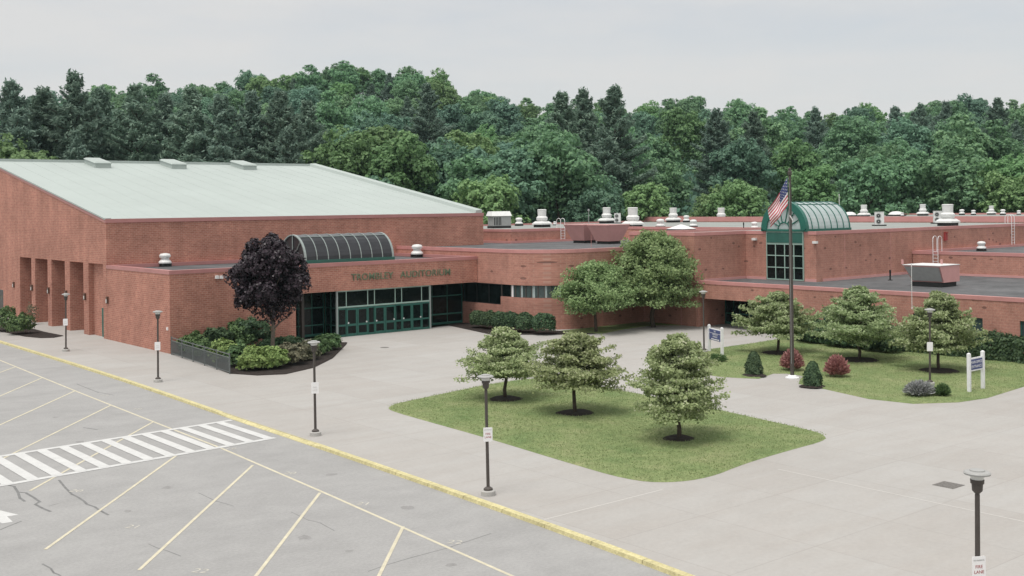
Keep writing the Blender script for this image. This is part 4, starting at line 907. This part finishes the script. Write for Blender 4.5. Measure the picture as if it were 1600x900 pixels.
SP = [('pine', 0, 118, 186, 118, 'tallest dark pine standing out above the skyline at the left'), ('pine', 1, 68, 190, 140, 'dark pine just left of the tallest one at the left skyline'), ('pine', 2, 20, 184, 130, 'dark pine at the left edge of the picture'),
      ('pine', 3, 160, 196, 140, 'dark pine close behind the right side of the tallest left pine'), ('pine', 1, 215, 190, 136, 'dark pine above the second roof hatch'), ('pine', 0, 262, 198, 150, 'dark pine between the second and third roof hatches'), ('pine', 2, 300, 188, 140, 'broad dark pine left of the third roof hatch'), ('pine', 3, 350, 186, 152, 'dark pine directly above the third roof hatch'), ('pine', 0, 395, 192, 148, 'dark pine right of the third roof hatch'), ('pine', 1, 440, 190, 146, 'tall dark pine above the middle of the gym roof ridge'), ('pine', 2, 482, 198, 160, 'dark pine above the right end of the gym roof ridge'),
      ('pine', 3, 962, 204, 138, 'tallest dark pine rising above the skyline right of the middle'), ('pine', 2, 880, 216, 146, 'slim dark pine on the skyline left of the tallest middle pine'), ('pine', 0, 912, 222, 143, 'slim dark pine on the skyline close beside the tallest middle pine'), ('pine', 1, 1120, 226, 172, 'dusky pine left of the flag below the skyline'), ('pine', 1, 1180, 240, 176, 'dusky pine above the flagpole'), ('pine', 3, 670, 260, 133, 'dusky pine on the flank of the hill, right of its summit'),
      ('pine', 0, 1275, 300, 170, 'pine top breaking the skyline above the barrel skylight'), ('pine', 3, 1400, 300, 168, 'pine top breaking the skyline above the largest rooftop vent'), ('pine', 2, 1480, 290, 160, 'pine on the skyline right of the largest rooftop vent'), ('pine', 1, 1560, 280, 155, 'pine on the skyline near the right edge of the picture'), ('pine', 0, 1440, 310, 164, 'pine on the skyline directly above the paired fan units'), 
      ('pale', 0, 1010, 184, 282, 'round bright green tree just behind the roof, above the tallest rooftop vents'), ('blue', 1, 928, 182, 284, 'grey green loose tree just behind the roof, beside the round bright green one'), ('pale', 1, 1150, 186, 272, 'bright green tree just behind the roof, left of the flag'), ('pale', 2, 1118, 190, 290, 'lower bright green tree just behind the roof, left of the flag'), ('pale', 3, 1270, 186, 250, 'yellowish green tree rising behind the barrel skylight'), ('oak', 1, 1355, 188, 240, 'dense green tree just behind the roof, right of the barrel skylight'), ('pale', 1, 1568, 186, 258, 'bright green tree just behind the roof at the right edge'), ('pale', 2, 22, 176, 212, 'yellow green tree peeping over the left end of the gym roof'),
      ('pale', 3, 630, 186, 205, 'pale green tree above the sloping right edge of the gym roof'), ('pale', 0, 585, 200, 190, 'pale green round tree above the right corner of the gym ridge'), ('oak', 2, 870, 188, 205, 'dark dense tree above the mushroom vents'), ('blue', 0, 800, 186, 225, 'dark bluish tree directly above the rooftop air handler'), ('oak', 0, 745, 184, 240, 'dark green tree above the right tip of the gym roof')]
used = []
for k, i, px, D, yt, lb in SP:
    s = topscale(k, i, px, D, yt); x, y, z = hill_pt(px, D); used.append((x, y)); w_ = 1.0 if k == 'pine' else 1.05
    wood_tree(k, i, px, D, s if k != 'pine' else max(.85, min(1.25, s)), 1.0 if k != 'pine' else s / max(.85, min(1.25, s)), lb)
NT = len(SP)
for D, step in ((178, 9.0), (191, 9.5), (206, 10), (224, 10.5), (245, 11), (270, 11.5), (298, 12), (330, 12.5), (362, 11), (384, 9.0), (400, 8.5)):
    px = -90 + RW.uniform(0, 40)
    while px < 1690:
        q = px + RW.uniform(-.3, .3) * step * FPX / D; d = D + RW.uniform(-5, 5); x, y, z = hill_pt(q, d)
        if not blocked(x, y) and all((x - a) ** 2 + (y - c) ** 2 > 26 for a, c in used):
            left = q < 500
            r = RW.random()
            if left and D < 240: k = 'pine' if r < .8 else 'blue'
            elif D < 200: k = 'oak' if r < .45 else ('blue' if r < .75 else 'pale')
            elif D < 300: k = 'pine' if r < .05 else ('oak' if r < .55 else ('pale' if r < .78 else 'blue'))
            else: k = 'oak' if r < .5 else ('blue' if r < .75 else ('pale' if r < .93 else 'pine'))
            i = RW.randrange(4); s = RW.uniform(.82, 1.14)
            if k == 'pine': s *= .62 if not (left and D < 240) else .8
            wood_tree(k, i, q, d, s, RW.uniform(.9, 1.1)); used.append((x, y)); NT += 1
        px += step * FPX / D
rng = np.random.default_rng(9); n = 70000; qx = rng.uniform(-150, 1750, n); qd = rng.uniform(177, 402, n); P = np.array([hill_pt(a, d) for a, d in zip(qx, qd)]); P[:, 2] += rng.random(n) ** 1.3 * 7.5
ok = ~(((P[:, 0] < 139) & (P[:, 1] < 50)) | ((P[:, 0] > -6) & (P[:, 0] < 46) & (P[:, 1] < 90))); P = P[ok]
tag(link('undergrowth', leaf_mesh('undergrowth', P, rng.normal(size=(len(P), 3)) + np.array([0, 0, .5]), rng.uniform(.5, 1.0, len(P)), .75, 'leaf_blue', rng=rng)), 'dense dark undergrowth filling the gaps between the trees of the wood', 'undergrowth', kind='stuff')
print('wood trees', NT)

# ------------------------------------------------------------------ lamp posts, signs, flag
def lamp():
    t = empty('lamp_post', (0, 0, 0), '', 'lamp post', 'lamp posts round the forecourt')
    b = MB(); b.lathe([(.27, -.02), (.27, .16), (.24, .19)], seg=20); b.build('footing', 'concrete', t)
    b = MB(); b.lathe([(.17, .191), (.17, .25), (.10, .30), (.062, .32), (.055, 3.86), (.055, 3.88)], seg=14); b.build('pole', 'brown_metal', t, smooth=False)
    b = MB(); b.lathe([(.05, 3.84), (.05, 3.90), (.075, 3.93), (.115, 3.97), (.125, 4.12), (.15, 4.14), (.155, 4.23)], seg=18); b.build('fitter', 'black_metal' if False else 'brown_metal', t)
    b = MB(); b.lathe([(.14, 4.231), (.155, 4.30), (.18, 4.335)], seg=18); b.build('lens', 'lens', t)
    b = MB(); b.lathe([(.20, 4.336), (.29, 4.345), (.30, 4.38), (.27, 4.41), (.17, 4.425), (.165, 4.45), (.08, 4.465)], seg=24); b.build('cap', 'lamp_cap', t)
    return reg(t)
LP = [(gp(103, 549), 'lamp post at the far left, in front of the deep wall slots'), (gp(247, 597), 'lamp post beside the brick corner, left of the metal railing'), (gp(493, 680.5), 'lamp post before the end of the planted bed, near the crosswalk'), (gp(763, 773.5), 'lamp post by the kerb in front of the lawn island'), (at(1099.5, 500, 80.2), 'lamp post beside the four line sign near the canopy entrance'), (gp(1453, 602), 'lamp post on the flagpole lawn, rising from grey lavender'), (at(1524, 700, 25.6), 'nearest lamp post, cut off by the bottom right of the picture')]
L0 = lamp()
for i, (p, lb) in enumerate(LP):
    if i == 0: o = L0; o.location = (p[0], p[1], 0); o['label'] = lb
    else: o = dup(L0, (p[0], p[1], 0), lb)
    o.rotation_euler = (R_(.35), R_(.5), i * 1.1)
def panel_sign(name, p, z, w_, h, lines, label, rz, r=.07, small=None):
    t = empty(name, (p[0], p[1], z), label, 'sign'); t.rotation_euler = (0, 0, rz)
    b = MB(); n = []
    for cx, cz, a0 in ((w_ / 2 - .03, h / 2 - .03, 0), (-w_ / 2 + .03, h / 2 - .03, 90), (-w_ / 2 + .03, -h / 2 + .03, 180), (w_ / 2 - .03, -h / 2 + .03, 270)):
        for a in (0, 45, 90): n.append((cx + .03 * math.cos(R_(a0 + a)), cz + .03 * math.sin(R_(a0 + a))))
    k = len(n); b.add([(x, -r - .012, z_) for x, z_ in n] + [(x, -r, z_) for x, z_ in n], [tuple(range(k - 1, -1, -1)), tuple(range(k, 2 * k))] + [(i, (i + 1) % k, k + (i + 1) % k, k + i) for i in range(k)])
    b.build('panel', 'sign_white', t)
    for s, zz, sz, m in lines:
        text_mesh('lettering', s, sz, .001, m, t, Matrix.Translation((0, -r - .015, zz)) @ Matrix.Rotation(R_(90), 4, 'X'))
    return t
RZS = R_(-28)
GS_ = [('white sign on the far left lamp post before the wall slots', 0, 0), ('white sign on the lamp post beside the brick corner', 1, 0), ('white sign on the lamp post near the crosswalk', 2, 0), ('white fire lane sign on the lamp post before the lawn island', 3, 1), ('white sign on the lamp post that rises from lavender', 5, 0), ('white fire lane sign on the nearest lamp post', 6, 1)]
for lb, i, tx in GS_:
    p = LP[i][0]
    ln = [('FIRE', .02, .105, 'navy' if False else 'red_paint'), ('LANE', -.10, .105, 'red_paint'), ('NO PARKING', .17, .045, 'grey_metal')] if tx else [('FIRE', .02, .09, 'dim_paint'), ('LANE', -.10, .09, 'dim_paint')]
    if i == 5: ln = []
    panel_sign('fire_lane_sign', p, (2.25 if i != 6 else 2.23), .34, .52, ln, lb, RZS if i != 5 else R_(-40))
def post_sign(pl, pr, h, z0, z1, lines, label, navy):
    pl = np.array(pl[:2]); pr = np.array(pr[:2]); d = pr - pl; w_ = np.linalg.norm(d); c = (pl + pr) / 2
    t = empty('post_sign', (c[0], c[1], .05), label, 'sign', None, math.atan2(d[1], d[0]))
    for s in (-1, 1):
        b = MB(); x = s * w_ / 2; b.box((x - .085, -.085, -.05), (x + .085, .085, h - .06)); b.hexa([(x - .085, -.085, h - .06), (x + .085, -.085, h - .06), (x + .085, .085, h - .06), (x - .085, .085, h - .06)], [(x - .03, -.03, h), (x + .03, -.03, h), (x + .03, .03, h), (x - .03, .03, h)]); b.build('post', 'white_paint', t)
    b = MB(); b.box((-w_ / 2 + .086, -.03, z0), (w_ / 2 - .086, .03, z1)); b.build('board', 'white_paint', t)
    for n0, n1 in navy: b = MB(); b.box((-w_ / 2 + .11, -.042, n0), (w_ / 2 - .11, -.031, n1)); b.build('panel', 'navy', t)
    for s, zz, sz in lines:
        if s == '->':
            b = MB(); x0, x1 = -w_ * .30, w_ * .33; b.add([(x0, -.046, zz - .03), (x1 - .12, -.046, zz - .03), (x1 - .12, -.046, zz - .075), (x1, -.046, zz), (x1 - .12, -.046, zz + .075), (x1 - .12, -.046, zz + .03), (x0, -.046, zz + .03)], [tuple(range(7))]); b.build('arrow', 'white_paint', t); continue
        o = text_mesh('lettering', s, sz, .002, 'white_paint', t); xs = [v.co.x for v in o.data.vertices]; k = min(1.0, (w_ - .30) / (max(xs) - min(xs)))
        o.data.transform(Matrix.Translation((0, -.046, zz)) @ Matrix.Rotation(R_(90), 4, 'X') @ Matrix.Diagonal((k, 1, 1, 1)))
    return t
post_sign(gp(1108.5, 550), gp(1128.5, 556), 1.95, .88, 1.72, [('NOT', 1.53, .17), ('MAIN OFFICE', 1.31, .15), ('ENTRANCE', 1.15, .15), ('->', .98, .1)], 'white posted sign of four lines beside the canopy entrance walk', [(1.42, 1.66), (.9, 1.38)])
post_sign(gp(1514.5, 614), gp(1536, 609), 2.17, 1.12, 1.86, [('MAIN OFFICE', 1.60, .22), ('ENTRANCE', 1.36, .22)], 'white posted main office sign at the right edge of the flagpole lawn', [(1.2, 1.78)])
fp = gp(1238, 591); FZ = 12.75
t = empty('flagpole', (fp[0], fp[1], 0), 'tall dark flagpole between two cone evergreens', 'flagpole')
b = MB(); b.lathe([(.42, 0), (.42, .07), (.30, .09), (.26, .16), (.16, .20)], seg=24); b.build('base', 'white_paint', t)
b = MB(); b.lathe([(.125, .2), (.12, 5), (.10, 9), (.075, FZ - .45)], seg=16); b.build('pole', 'brown_metal', t)
b = MB(); b.lathe([(.05, FZ - .45), (.12, FZ - .38), (.13, FZ - .18), (.05, FZ - .1), (.09, FZ - .05), (.06, FZ + .06)], seg=12); b.build('finial', 'brown_metal', t)
b = MB(); b.tube([(-.12, -.04, .9), (-.11, -.04, 11.9)], .012, 5); b.build('halyard', 'grey_metal', t)
b = MB(); b.tube([(-.12, -.04, 9.9), (-.05, -.1, 9.75), (.05, -.12, 9.6), (.08, -.1, 9.5)], .035, 6); b.build('snap', 'white_paint', t)
# flag hanging in a light breeze: hoist on the pole, fly drooping to the left
b = MB(); nu, nv = 40, 26; hx = np.array([fp[0], fp[1], 0]) + CAMLEFT * .14; Fw = np.array([-_st, -_ct, 0])
def fl(u, v):   # u along the fly, v down the hoist
    z = 12.25 - v * 1.62 - u * (2.05 - .55 * v) - .12 * math.sin(u * 5 + v); s = u * (1.18 - .20 * v) + .05 * math.sin(u * 7); f = .20 * math.sin(u * 9 + v * 2.5) * u + .14 * math.sin(v * 6 + u * 4) * u
    return hx + CAMLEFT * s + Fw * f + np.array([0, 0, z])
vs = [fl(i / nu, j / nv) for j in range(nv + 1) for i in range(nu + 1)]; fs = []; mi = []
b.mats = ['flag_red', 'flag_white', 'flag_blue']
for j in range(nv):
    for i in range(nu):
        fs.append((j * (nu + 1) + i, j * (nu + 1) + i + 1, (j + 1) * (nu + 1) + i + 1, (j + 1) * (nu + 1) + i))
        if i < 16 and j < 14: mi.append(1 if (i % 3 == 1 and j % 3 == 1) else 2)
        else: mi.append(0 if (j // 2) % 2 == 0 else 1)
b.v = [tuple(v) for v in vs]; b.f = fs; b.mi = mi
o = b.build('flag', None, None, smooth=True); tag(o, 'red white and blue striped flag with stars, drooping from the flagpole', 'flag')

# metal railing along the bed
A0, A1 = np.array([-.12, -.55]), np.array([-1.28, -12.75])
d = (A1 - A0); Lf = np.linalg.norm(d); t = empty('metal_railing', (A0[0], A0[1], 0), 'dark grey metal railing along the planted bed at the brick corner', 'railing', None, math.atan2(d[1], d[0]))
for i in range(6): b = MB(); x = Lf * i / 5; b.box((x - .035, -.035, -.02), (x + .035, .035, 1.36)); b.build('post', 'fence_metal', t)
b = MB()
for z in (.12, 1.05, 1.28): b.box((0, -.02, z - .025), (Lf, .02, z + .025))
b.build('rail', 'fence_metal', t); b = MB()
for i in range(1, 96): x = Lf * i / 96; b.box((x - .013, -.012, .145), (x + .013, .012, 1.025))
b.build('pickets', 'fence_metal', t)

# ------------------------------------------------------------------ rooftop plant
def vent(s):
    t = empty('roof_vent', (0, 0, 0), '', 'roof vent', 'vents on the flat roofs')
    b = MB(); b.box((-.62, -.62, -.25), (.62, .62, .28)); b.build('curb', 'black_metal', t)
    b = MB(); b.hexa([(-.74, -.74, .28), (.74, -.74, .28), (.74, .74, .28), (-.74, .74, .28)], [(-.74, -.74, .42), (.74, -.74, .42), (.74, .74, .42), (-.74, .74, .42)]); b.hexa([(-.72, -.72, .42), (.72, -.72, .42), (.72, .72, .42), (-.72, .72, .42)], [(-.5, -.5, .62), (.5, -.5, .62), (.5, .5, .62), (-.5, .5, .62)]); b.build('base', 'white_metal', t)
    b = MB(); b.lathe([(.46, .6), (.58, .78), (.60, 1.0), (.52, 1.06), (.44, 1.15)], seg=20); b.build('skirt', 'white_metal', t)
    b = MB(); b.lathe([(.43, 1.1), (.46, 1.75), (.48, 1.80), (.44, 1.85), (.3, 1.86)], seg=20); b.build('hood', 'white_metal', t)
    return reg(t)
def small_vent():
    t = empty('roof_vent', (0, 0, 0), '', 'roof vent', 'vents on the flat roofs')
    b = MB(); b.box((-.4, -.4, -.25), (.4, .4, .26)); b.build('curb', 'black_metal', t)
    b = MB(); b.lathe([(.5, .26), (.52, .36), (.42, .5), (.34, .56), (.34, .72), (.44, .76), (.46, .92), (.36, 1.05), (.12, 1.1)], seg=18); b.build('hood', 'white_metal', t)
    return reg(t)
def ac():
    t = empty('air_conditioner', (0, 0, 0), '', 'air conditioner', 'white two fan units on the roof')
    b = MB(); b.box((-.75, -.3, -.1), (.75, .5, .14)); b.build('stand', 'black_metal', t)
    b = MB(); b.box((-.5, -.2, .14), (.5, .22, 1.58)); b.box((-.52, -.22, 1.58), (.52, .24, 1.62)); b.build('casing', 'white_metal', t)
    for z in (.52, 1.18):
        b = MB(); b.lathe([(.30, 0), (.30, .02), (.24, .03)], seg=20); b.lathe([(.09, .03), (.07, .05)], seg=10); o = b.build('fan_grille', 'grey_metal', t); o.data.transform(Matrix.Translation((-.12, -.2, z)) @ Matrix.Rotation(R_(90), 4, 'X'))
        b = MB(); b.lathe([(.20, .031), (.20, .034)], seg=18); q = b.build('fan', 'black_metal', o); q.data.transform(Matrix.Translation((-.12, -.2, z)) @ Matrix.Rotation(R_(90), 4, 'X'))
    return reg(t)
ROOF = 7.98
def rp_(px, py, z=ROOF): return gp(px, py, z)
VT = [(847, 355, 28, 1.5, ROOF, 'mushroom vent beside the rooftop air handler, right of the gym roof'), (948, 349, 25, 1.5, ROOF, 'mushroom vent left of the two fan unit above the pink hoods'), (989, 356, 32, 1.5, ROOF, 'tall mushroom vent directly above the right pink hood'), (1052, 347, 23, 1.5, ROOF, 'mushroom vent above the white pyramid skylight'), (1127, 345, 22, 1.5, ROOF, 'mushroom vent standing alone left of the flag'),
      (1350, 339, 19, 1.5, 8.56, 'mushroom vent just right of the barrel skylight, behind the two fan unit'), (1442, 337, 18, 1.5, 8.56, 'mushroom vent left of the largest rooftop vent'), (1481, 353, 34, 1.5, ROOF, 'largest rooftop vent, beside the right two fan unit'), (1549, 335, 14, 1.5, 8.56, 'mushroom vent near the right edge of the far roof')]
V0 = None
for px, py, hp, s, z, lb in VT:
    p = rp_(px, py, z); D = min(depth(p), 172); 
    if depth(p) > 172: p = at(px, py, 172); 
    s = hp * D / FPX / 1.86
    if V0 is None: V0 = vent(1); o = V0; o.location = (p[0], p[1], z); o['label'] = lb
    else: o = dup(V0, (p[0], p[1], z), lb)
    o.scale = (s, s, s); o.rotation_euler = (0, 0, R_(0))
SV = [(258, 416.5, 21, 5.9, 'white capped vent on the auditorium roof above the brick corner'), (651, 400.5, 20, 5.9, 'white vent on the auditorium roof right of the dark barrel skylight'), (1032, 357, 15, ROOF, 'small round vent left of the white pyramid skylight'), (1083.5, 356, 13, ROOF, 'small round vent right of the white pyramid skylight'), (1072.5, 346, 11, ROOF, 'small far vent above the pyramid skylight'), (1179, 359, 12.5, ROOF, 'low square vent just left of the flag and barrel skylight'), (1533.5, 392, 15, 5.82, 'small vent on the lower roof at the right'), (1503, 336, 9, 8.56, 'tiny far vent right of the largest vent, left of a pair'), (1521, 336, 8, 8.56, 'tiny far vent right of the largest vent, right of a pair'), (1567, 336, 9, 8.56, 'small far vent by the loops of the roof ladder'), (1592, 335.5, 7, 8.56, 'tiny far vent at the right edge of the roof'), (1410, 338, 6, 8.56, 'tiny far vent beside the low dome right of the barrel skylight'), (811, 353, 13, ROOF, 'low white duct cap beside the rooftop air handler'), (667 + 200, 352, 6, ROOF, 'low flat cap left of the small roof ladder')]
S0 = None
for px, py, hp, z, lb in SV:
    p = rp_(px, py, z)
    if depth(p) > 172: p = at(px, py, 171)
    s = hp * depth(p) / FPX / 1.1
    if px == 651: p = (28.2, 8.4, z)
    if S0 is None: S0 = small_vent(); o = S0; o.location = (p[0], p[1], z); o['label'] = lb
    else: o = dup(S0, (p[0], p[1], z), lb)
    o.scale = (s, s, s)
A_0 = None
for px, py, hp, lb in ((1374, 353, 22, 'white two fan unit right of the barrel skylight'), (1465, 349.5, 20, 'white two fan unit behind the left side of the largest vent'), (965, 349, 16, 'white two fan unit above the gap between the pink hoods')):
    p = rp_(px, py)
    if A_0 is None: A_0 = ac(); o = A_0; o.location = (p[0], p[1], ROOF); o['label'] = lb
    else: o = dup(A_0, (p[0], p[1], ROOF), lb)
    s = hp * depth(p) / FPX / 1.62; o.scale = (s, s, s); o.rotation_euler = (0, 0, R_(-48))
# air handler
p = rp_(780, 356.5); t = empty('air_handler', (p[0], p[1], ROOF), 'large white boxy air handler on the roof beside the gym', 'air handler', None, R_(-12))
b = MB(); b.box((-1.3, -.8, -.2), (1.3, .8, .3)); b.build('curb', 'black_metal', t)
b = MB(); b.box((-1.2, -.8, .3), (1.3, .8, 1.55)); b.build('casing', 'grey_metal', t); b = MB(); b.hexa([(-1.45, -.9, 1.56), (1.4, -.9, 1.56), (1.4, .85, 1.56), (-1.45, .85, 1.56)], [(-1.2, -.4, 2.15), (1.35, -.4, 2.15), (1.35, .8, 2.15), (-1.2, .8, 2.15)]); b.build('hood', 'white_metal', t)
b = MB(); [b.box((-1.1 + i * .22, -.83, .4), (-1.0 + i * .22, -.801, 1.4)) for i in range(5)]; b.build('louvre', 'black_metal', t)
# pyramid and dome skylights
def pyr(px, py, hw, h, z, lb, name='roof_skylight', dome=False):
    p = gp(px, py, z)
    if depth(p) > 172: p = at(px, py, 171)
    t = empty(name, (p[0], p[1], z), lb, 'skylight', None)
    b = MB(); b.box((-hw, -hw, -.2), (hw, hw, .22)); b.build('curb', 'black_metal', t)
    b = MB()
    if dome: b.lathe([(hw * 1.05, .22), (hw, .3), (hw * .8, .22 + h * .6), (hw * .45, .22 + h * .92), (.05, .22 + h)], seg=20)
    else: b.hexa([(-hw * 1.03, -hw * 1.03, .22), (hw * 1.03, -hw * 1.03, .22), (hw * 1.03, hw * 1.03, .22), (-hw * 1.03, hw * 1.03, .22)], [(-.06, -.06, .22 + h), (.06, -.06, .22 + h), (.06, .06, .22 + h), (-.06, .06, .22 + h)])
    b.build('dome' if dome else 'glazing', 'white_metal' if dome or px > 1000 else 'rib_grey', t); return t
pyr(1064.5, 361, 1.05, .45, ROOF, 'wide white pyramid skylight on the roof above the large green tree'); pyr(847, 378, .85, .42, 6.66, 'grey pyramid skylight on the curved wing roof')
pyr(1328, 338, .95, .5, 8.56, 'low white dome just right of the barrel skylight', dome=True); pyr(1400, 337, 1.1, .5, 8.56, 'low white dome left of the largest vent', dome=True)
# pink tapered hoods
def hood(p, z, w0, w1, d0, d1, h, lb, rz=0, grille=False):
    t = empty('roof_hood', (p[0], p[1], z), lb, 'roof hood', None, rz)
    b = MB(); b.box((-d0 * .45, -w0 * .45, -.2), (d0 * .45, w0 * .45, .3)); b.build('curb', 'black_metal', t)
    lo = [(-d0 / 2, -w0 / 2, .3), (d0 / 2, -w0 / 2, .3), (d0 / 2, w0 / 2, .3), (-d0 / 2, w0 / 2, .3)]; x0 = -d1 / 2
    b = MB(); b.hexa(lo, [(x0, -w1 / 2, h), (x0 + d1, -w1 / 2, h), (x0 + d1, w1 / 2, h), (x0, w1 / 2, h)]); b.box((x0 - .04, -w1 / 2 - .04, h + .001), (x0 + d1 + .04, w1 / 2 + .04, h + .09)); b.build('casing', 'pink_metal', t)
    return t
hd1 = hood((49.6, 7.6), 6.66, 1.9, 3.1, 1.9, 3.2, 1.95, 'left one of two pink tapered sheet metal hoods on the curved wing roof'); hd2 = hood((49.0, 3.3), 6.66, 1.9, 3.1, 1.9, 3.2, 1.95, 'right one of two pink tapered sheet metal hoods on the curved wing roof')
hp = gp(1457, 447, 3.86); t = empty('rooftop_unit', (hp[0], hp[1], 3.86), 'pink and grey rooftop unit with a sloping dark intake on the office roof', 'rooftop unit')
b = MB(); b.box((-1.0, -1.35, -.1), (1.25, 1.2, .38)); b.build('curb', 'black_metal', t)
b = MB(); b.hexa([(-.9, -1.5, .38), (1.5, -1.5, .38), (1.5, 1.2, .38), (-.9, 1.2, .38)], [(-1.5, -1.5, 1.7), (1.5, -1.5, 1.7), (1.5, 1.7, 1.7), (-1.5, 1.7, 1.7)]); b.build('casing', 'pink_metal', t)
b = MB(); b.add([(-.99, -1.42, .46), (-.99, 1.12, .46), (-1.51, 1.58, 1.60), (-1.51, -1.42, 1.60)], [(0, 1, 2, 3)]); b.build('intake', 'grey_metal', t)
b = MB(); b.box((-1.53, -1.54, 1.701), (1.53, 1.74, 1.75)); b.build('lid', 'white_metal', t)
for y in (-.6, 1.75): b = MB(); b.box((-1.55 if y > 0 else .3, y - .06, 1.78), (-1.4 if y > 0 else .45, y + .06, 2.15)); b.build('lifting_lug', 'pink_metal', t)
# thin poles and pipes on the roofs
def pole(px, pyb, pyt, z, r, m, name, lb, cat, knob=False, D=None):
    p = gp(px, pyb, z) if D is None else at(px, pyb, D)
    if depth(p) > 172: p = at(px, pyb, 171)
    D = depth(p); h = (pyb - pyt) * D / FPX; t = empty(name, (p[0], p[1], p[2]), lb, cat)
    b = MB(); b.lathe([(r * 3, 0), (r * 3, .05), (r, .06), (r, h)], seg=8); b.build('pole', m, t)
    b = MB(); b.lathe([(r * 1.2, h), (r * (3.5 if knob else 1.3), h + .05), (r * (3.5 if knob else 1.3), h + .25), (r, h + .3)], seg=8); b.build('cap', m, t)
pole(920, 352, 330, ROOF, .04, 'grey_metal', 'antenna_mast', 'thin grey mast with a knob between the rooftop vents', 'mast', True)
pole(1311.5, 334, 306, 8.56, .045, 'white_metal', 'antenna_mast', 'thin white mast right of the barrel skylight', 'mast')
pole(1391, 438, 427, 3.86, .07, 'black_metal', 'vent_pipe', 'short black vent pipe on the office roof by the brick wall', 'pipe')
pole(1162, 359, 352, ROOF, .05, 'black_metal', 'vent_pipe', 'short black pipe on the roof left of the low square vent', 'pipe')
pole(1425, 482, 418, 0, .022, 'white_metal', 'downpipe_mast', 'thin white pole before the rooftop unit on the office wall', 'pole', D=80.3)
# roof ladders with hooped tops
def ladder(p, z0, z1, zt, dx, dy, lb, w_=.5):
    t = empty('roof_ladder', (p[0], p[1], 0), lb, 'ladder'); nx = np.array([dx, dy]); sd = np.array([-dy, dx])
    for s in (-1, 1):
        q = sd * s * w_ / 2; b = MB(); P = [(q[0], q[1], z0), (q[0], q[1], zt - .3)]
        for a in (30, 60, 90, 120, 150, 180): P.append((q[0] + nx[0] * .35 * (1 - math.cos(R_(a))), q[1] + nx[1] * .35 * (1 - math.cos(R_(a))), zt - .3 + .3 * math.sin(R_(a))))
        P.append((q[0] + nx[0] * .7, q[1] + nx[1] * .7, z1)); b.tube(P, .032, 6); b.build('rail', 'white_paint', t)
    z = z0 + .3
    while z < z1 + .2: b = MB(); b.tube([(-sd[0] * w_ / 2, -sd[1] * w_ / 2, z), (sd[0] * w_ / 2, sd[1] * w_ / 2, z)], .02, 5); b.build('rung', 'white_paint', t); z += .3
ladder((62.95, -25.6), 3.9, 6.0, 7.45, 1, 0, 'white hooped ladder on the low roof behind the pink and grey unit')
p = ony(1582, 345, -23.35); ladder((p[0], -23.4), 5.9, 8.2, 9.2, 0, 1, 'tall white hooped ladder on the brick wall at the far right', .6)
p = ony(879, 362, 13.7); ladder((min(p[0], 58.5), 13.65), 6.7, 8.2, 9.3, 0, 1, 'small hooped ladder on the parapet left of the pink hoods', .6)

# ------------------------------------------------------------------ summer haze
b = MB(); b.box((-260, -230, -6), (620, 560, 95)); o = b.build('haze', 'white_paint'); tag(o, 'faint pale summer haze in the air over the whole place', 'haze', kind='stuff')
m = bpy.data.materials.new('haze'); m.use_nodes = True; t = m.node_tree; t.nodes.clear(); vo = N(t, 'ShaderNodeVolumePrincipled'); mo = N(t, 'ShaderNodeOutputMaterial')
vo.inputs['Color'].default_value = (.62, .86, .90, 1); vo.inputs['Density'].default_value = .00010; vo.inputs['Anisotropy'].default_value = .2
t.links.new(vo.outputs[0], mo.inputs['Volume']); o.data.materials.clear(); o.data.materials.append(m)
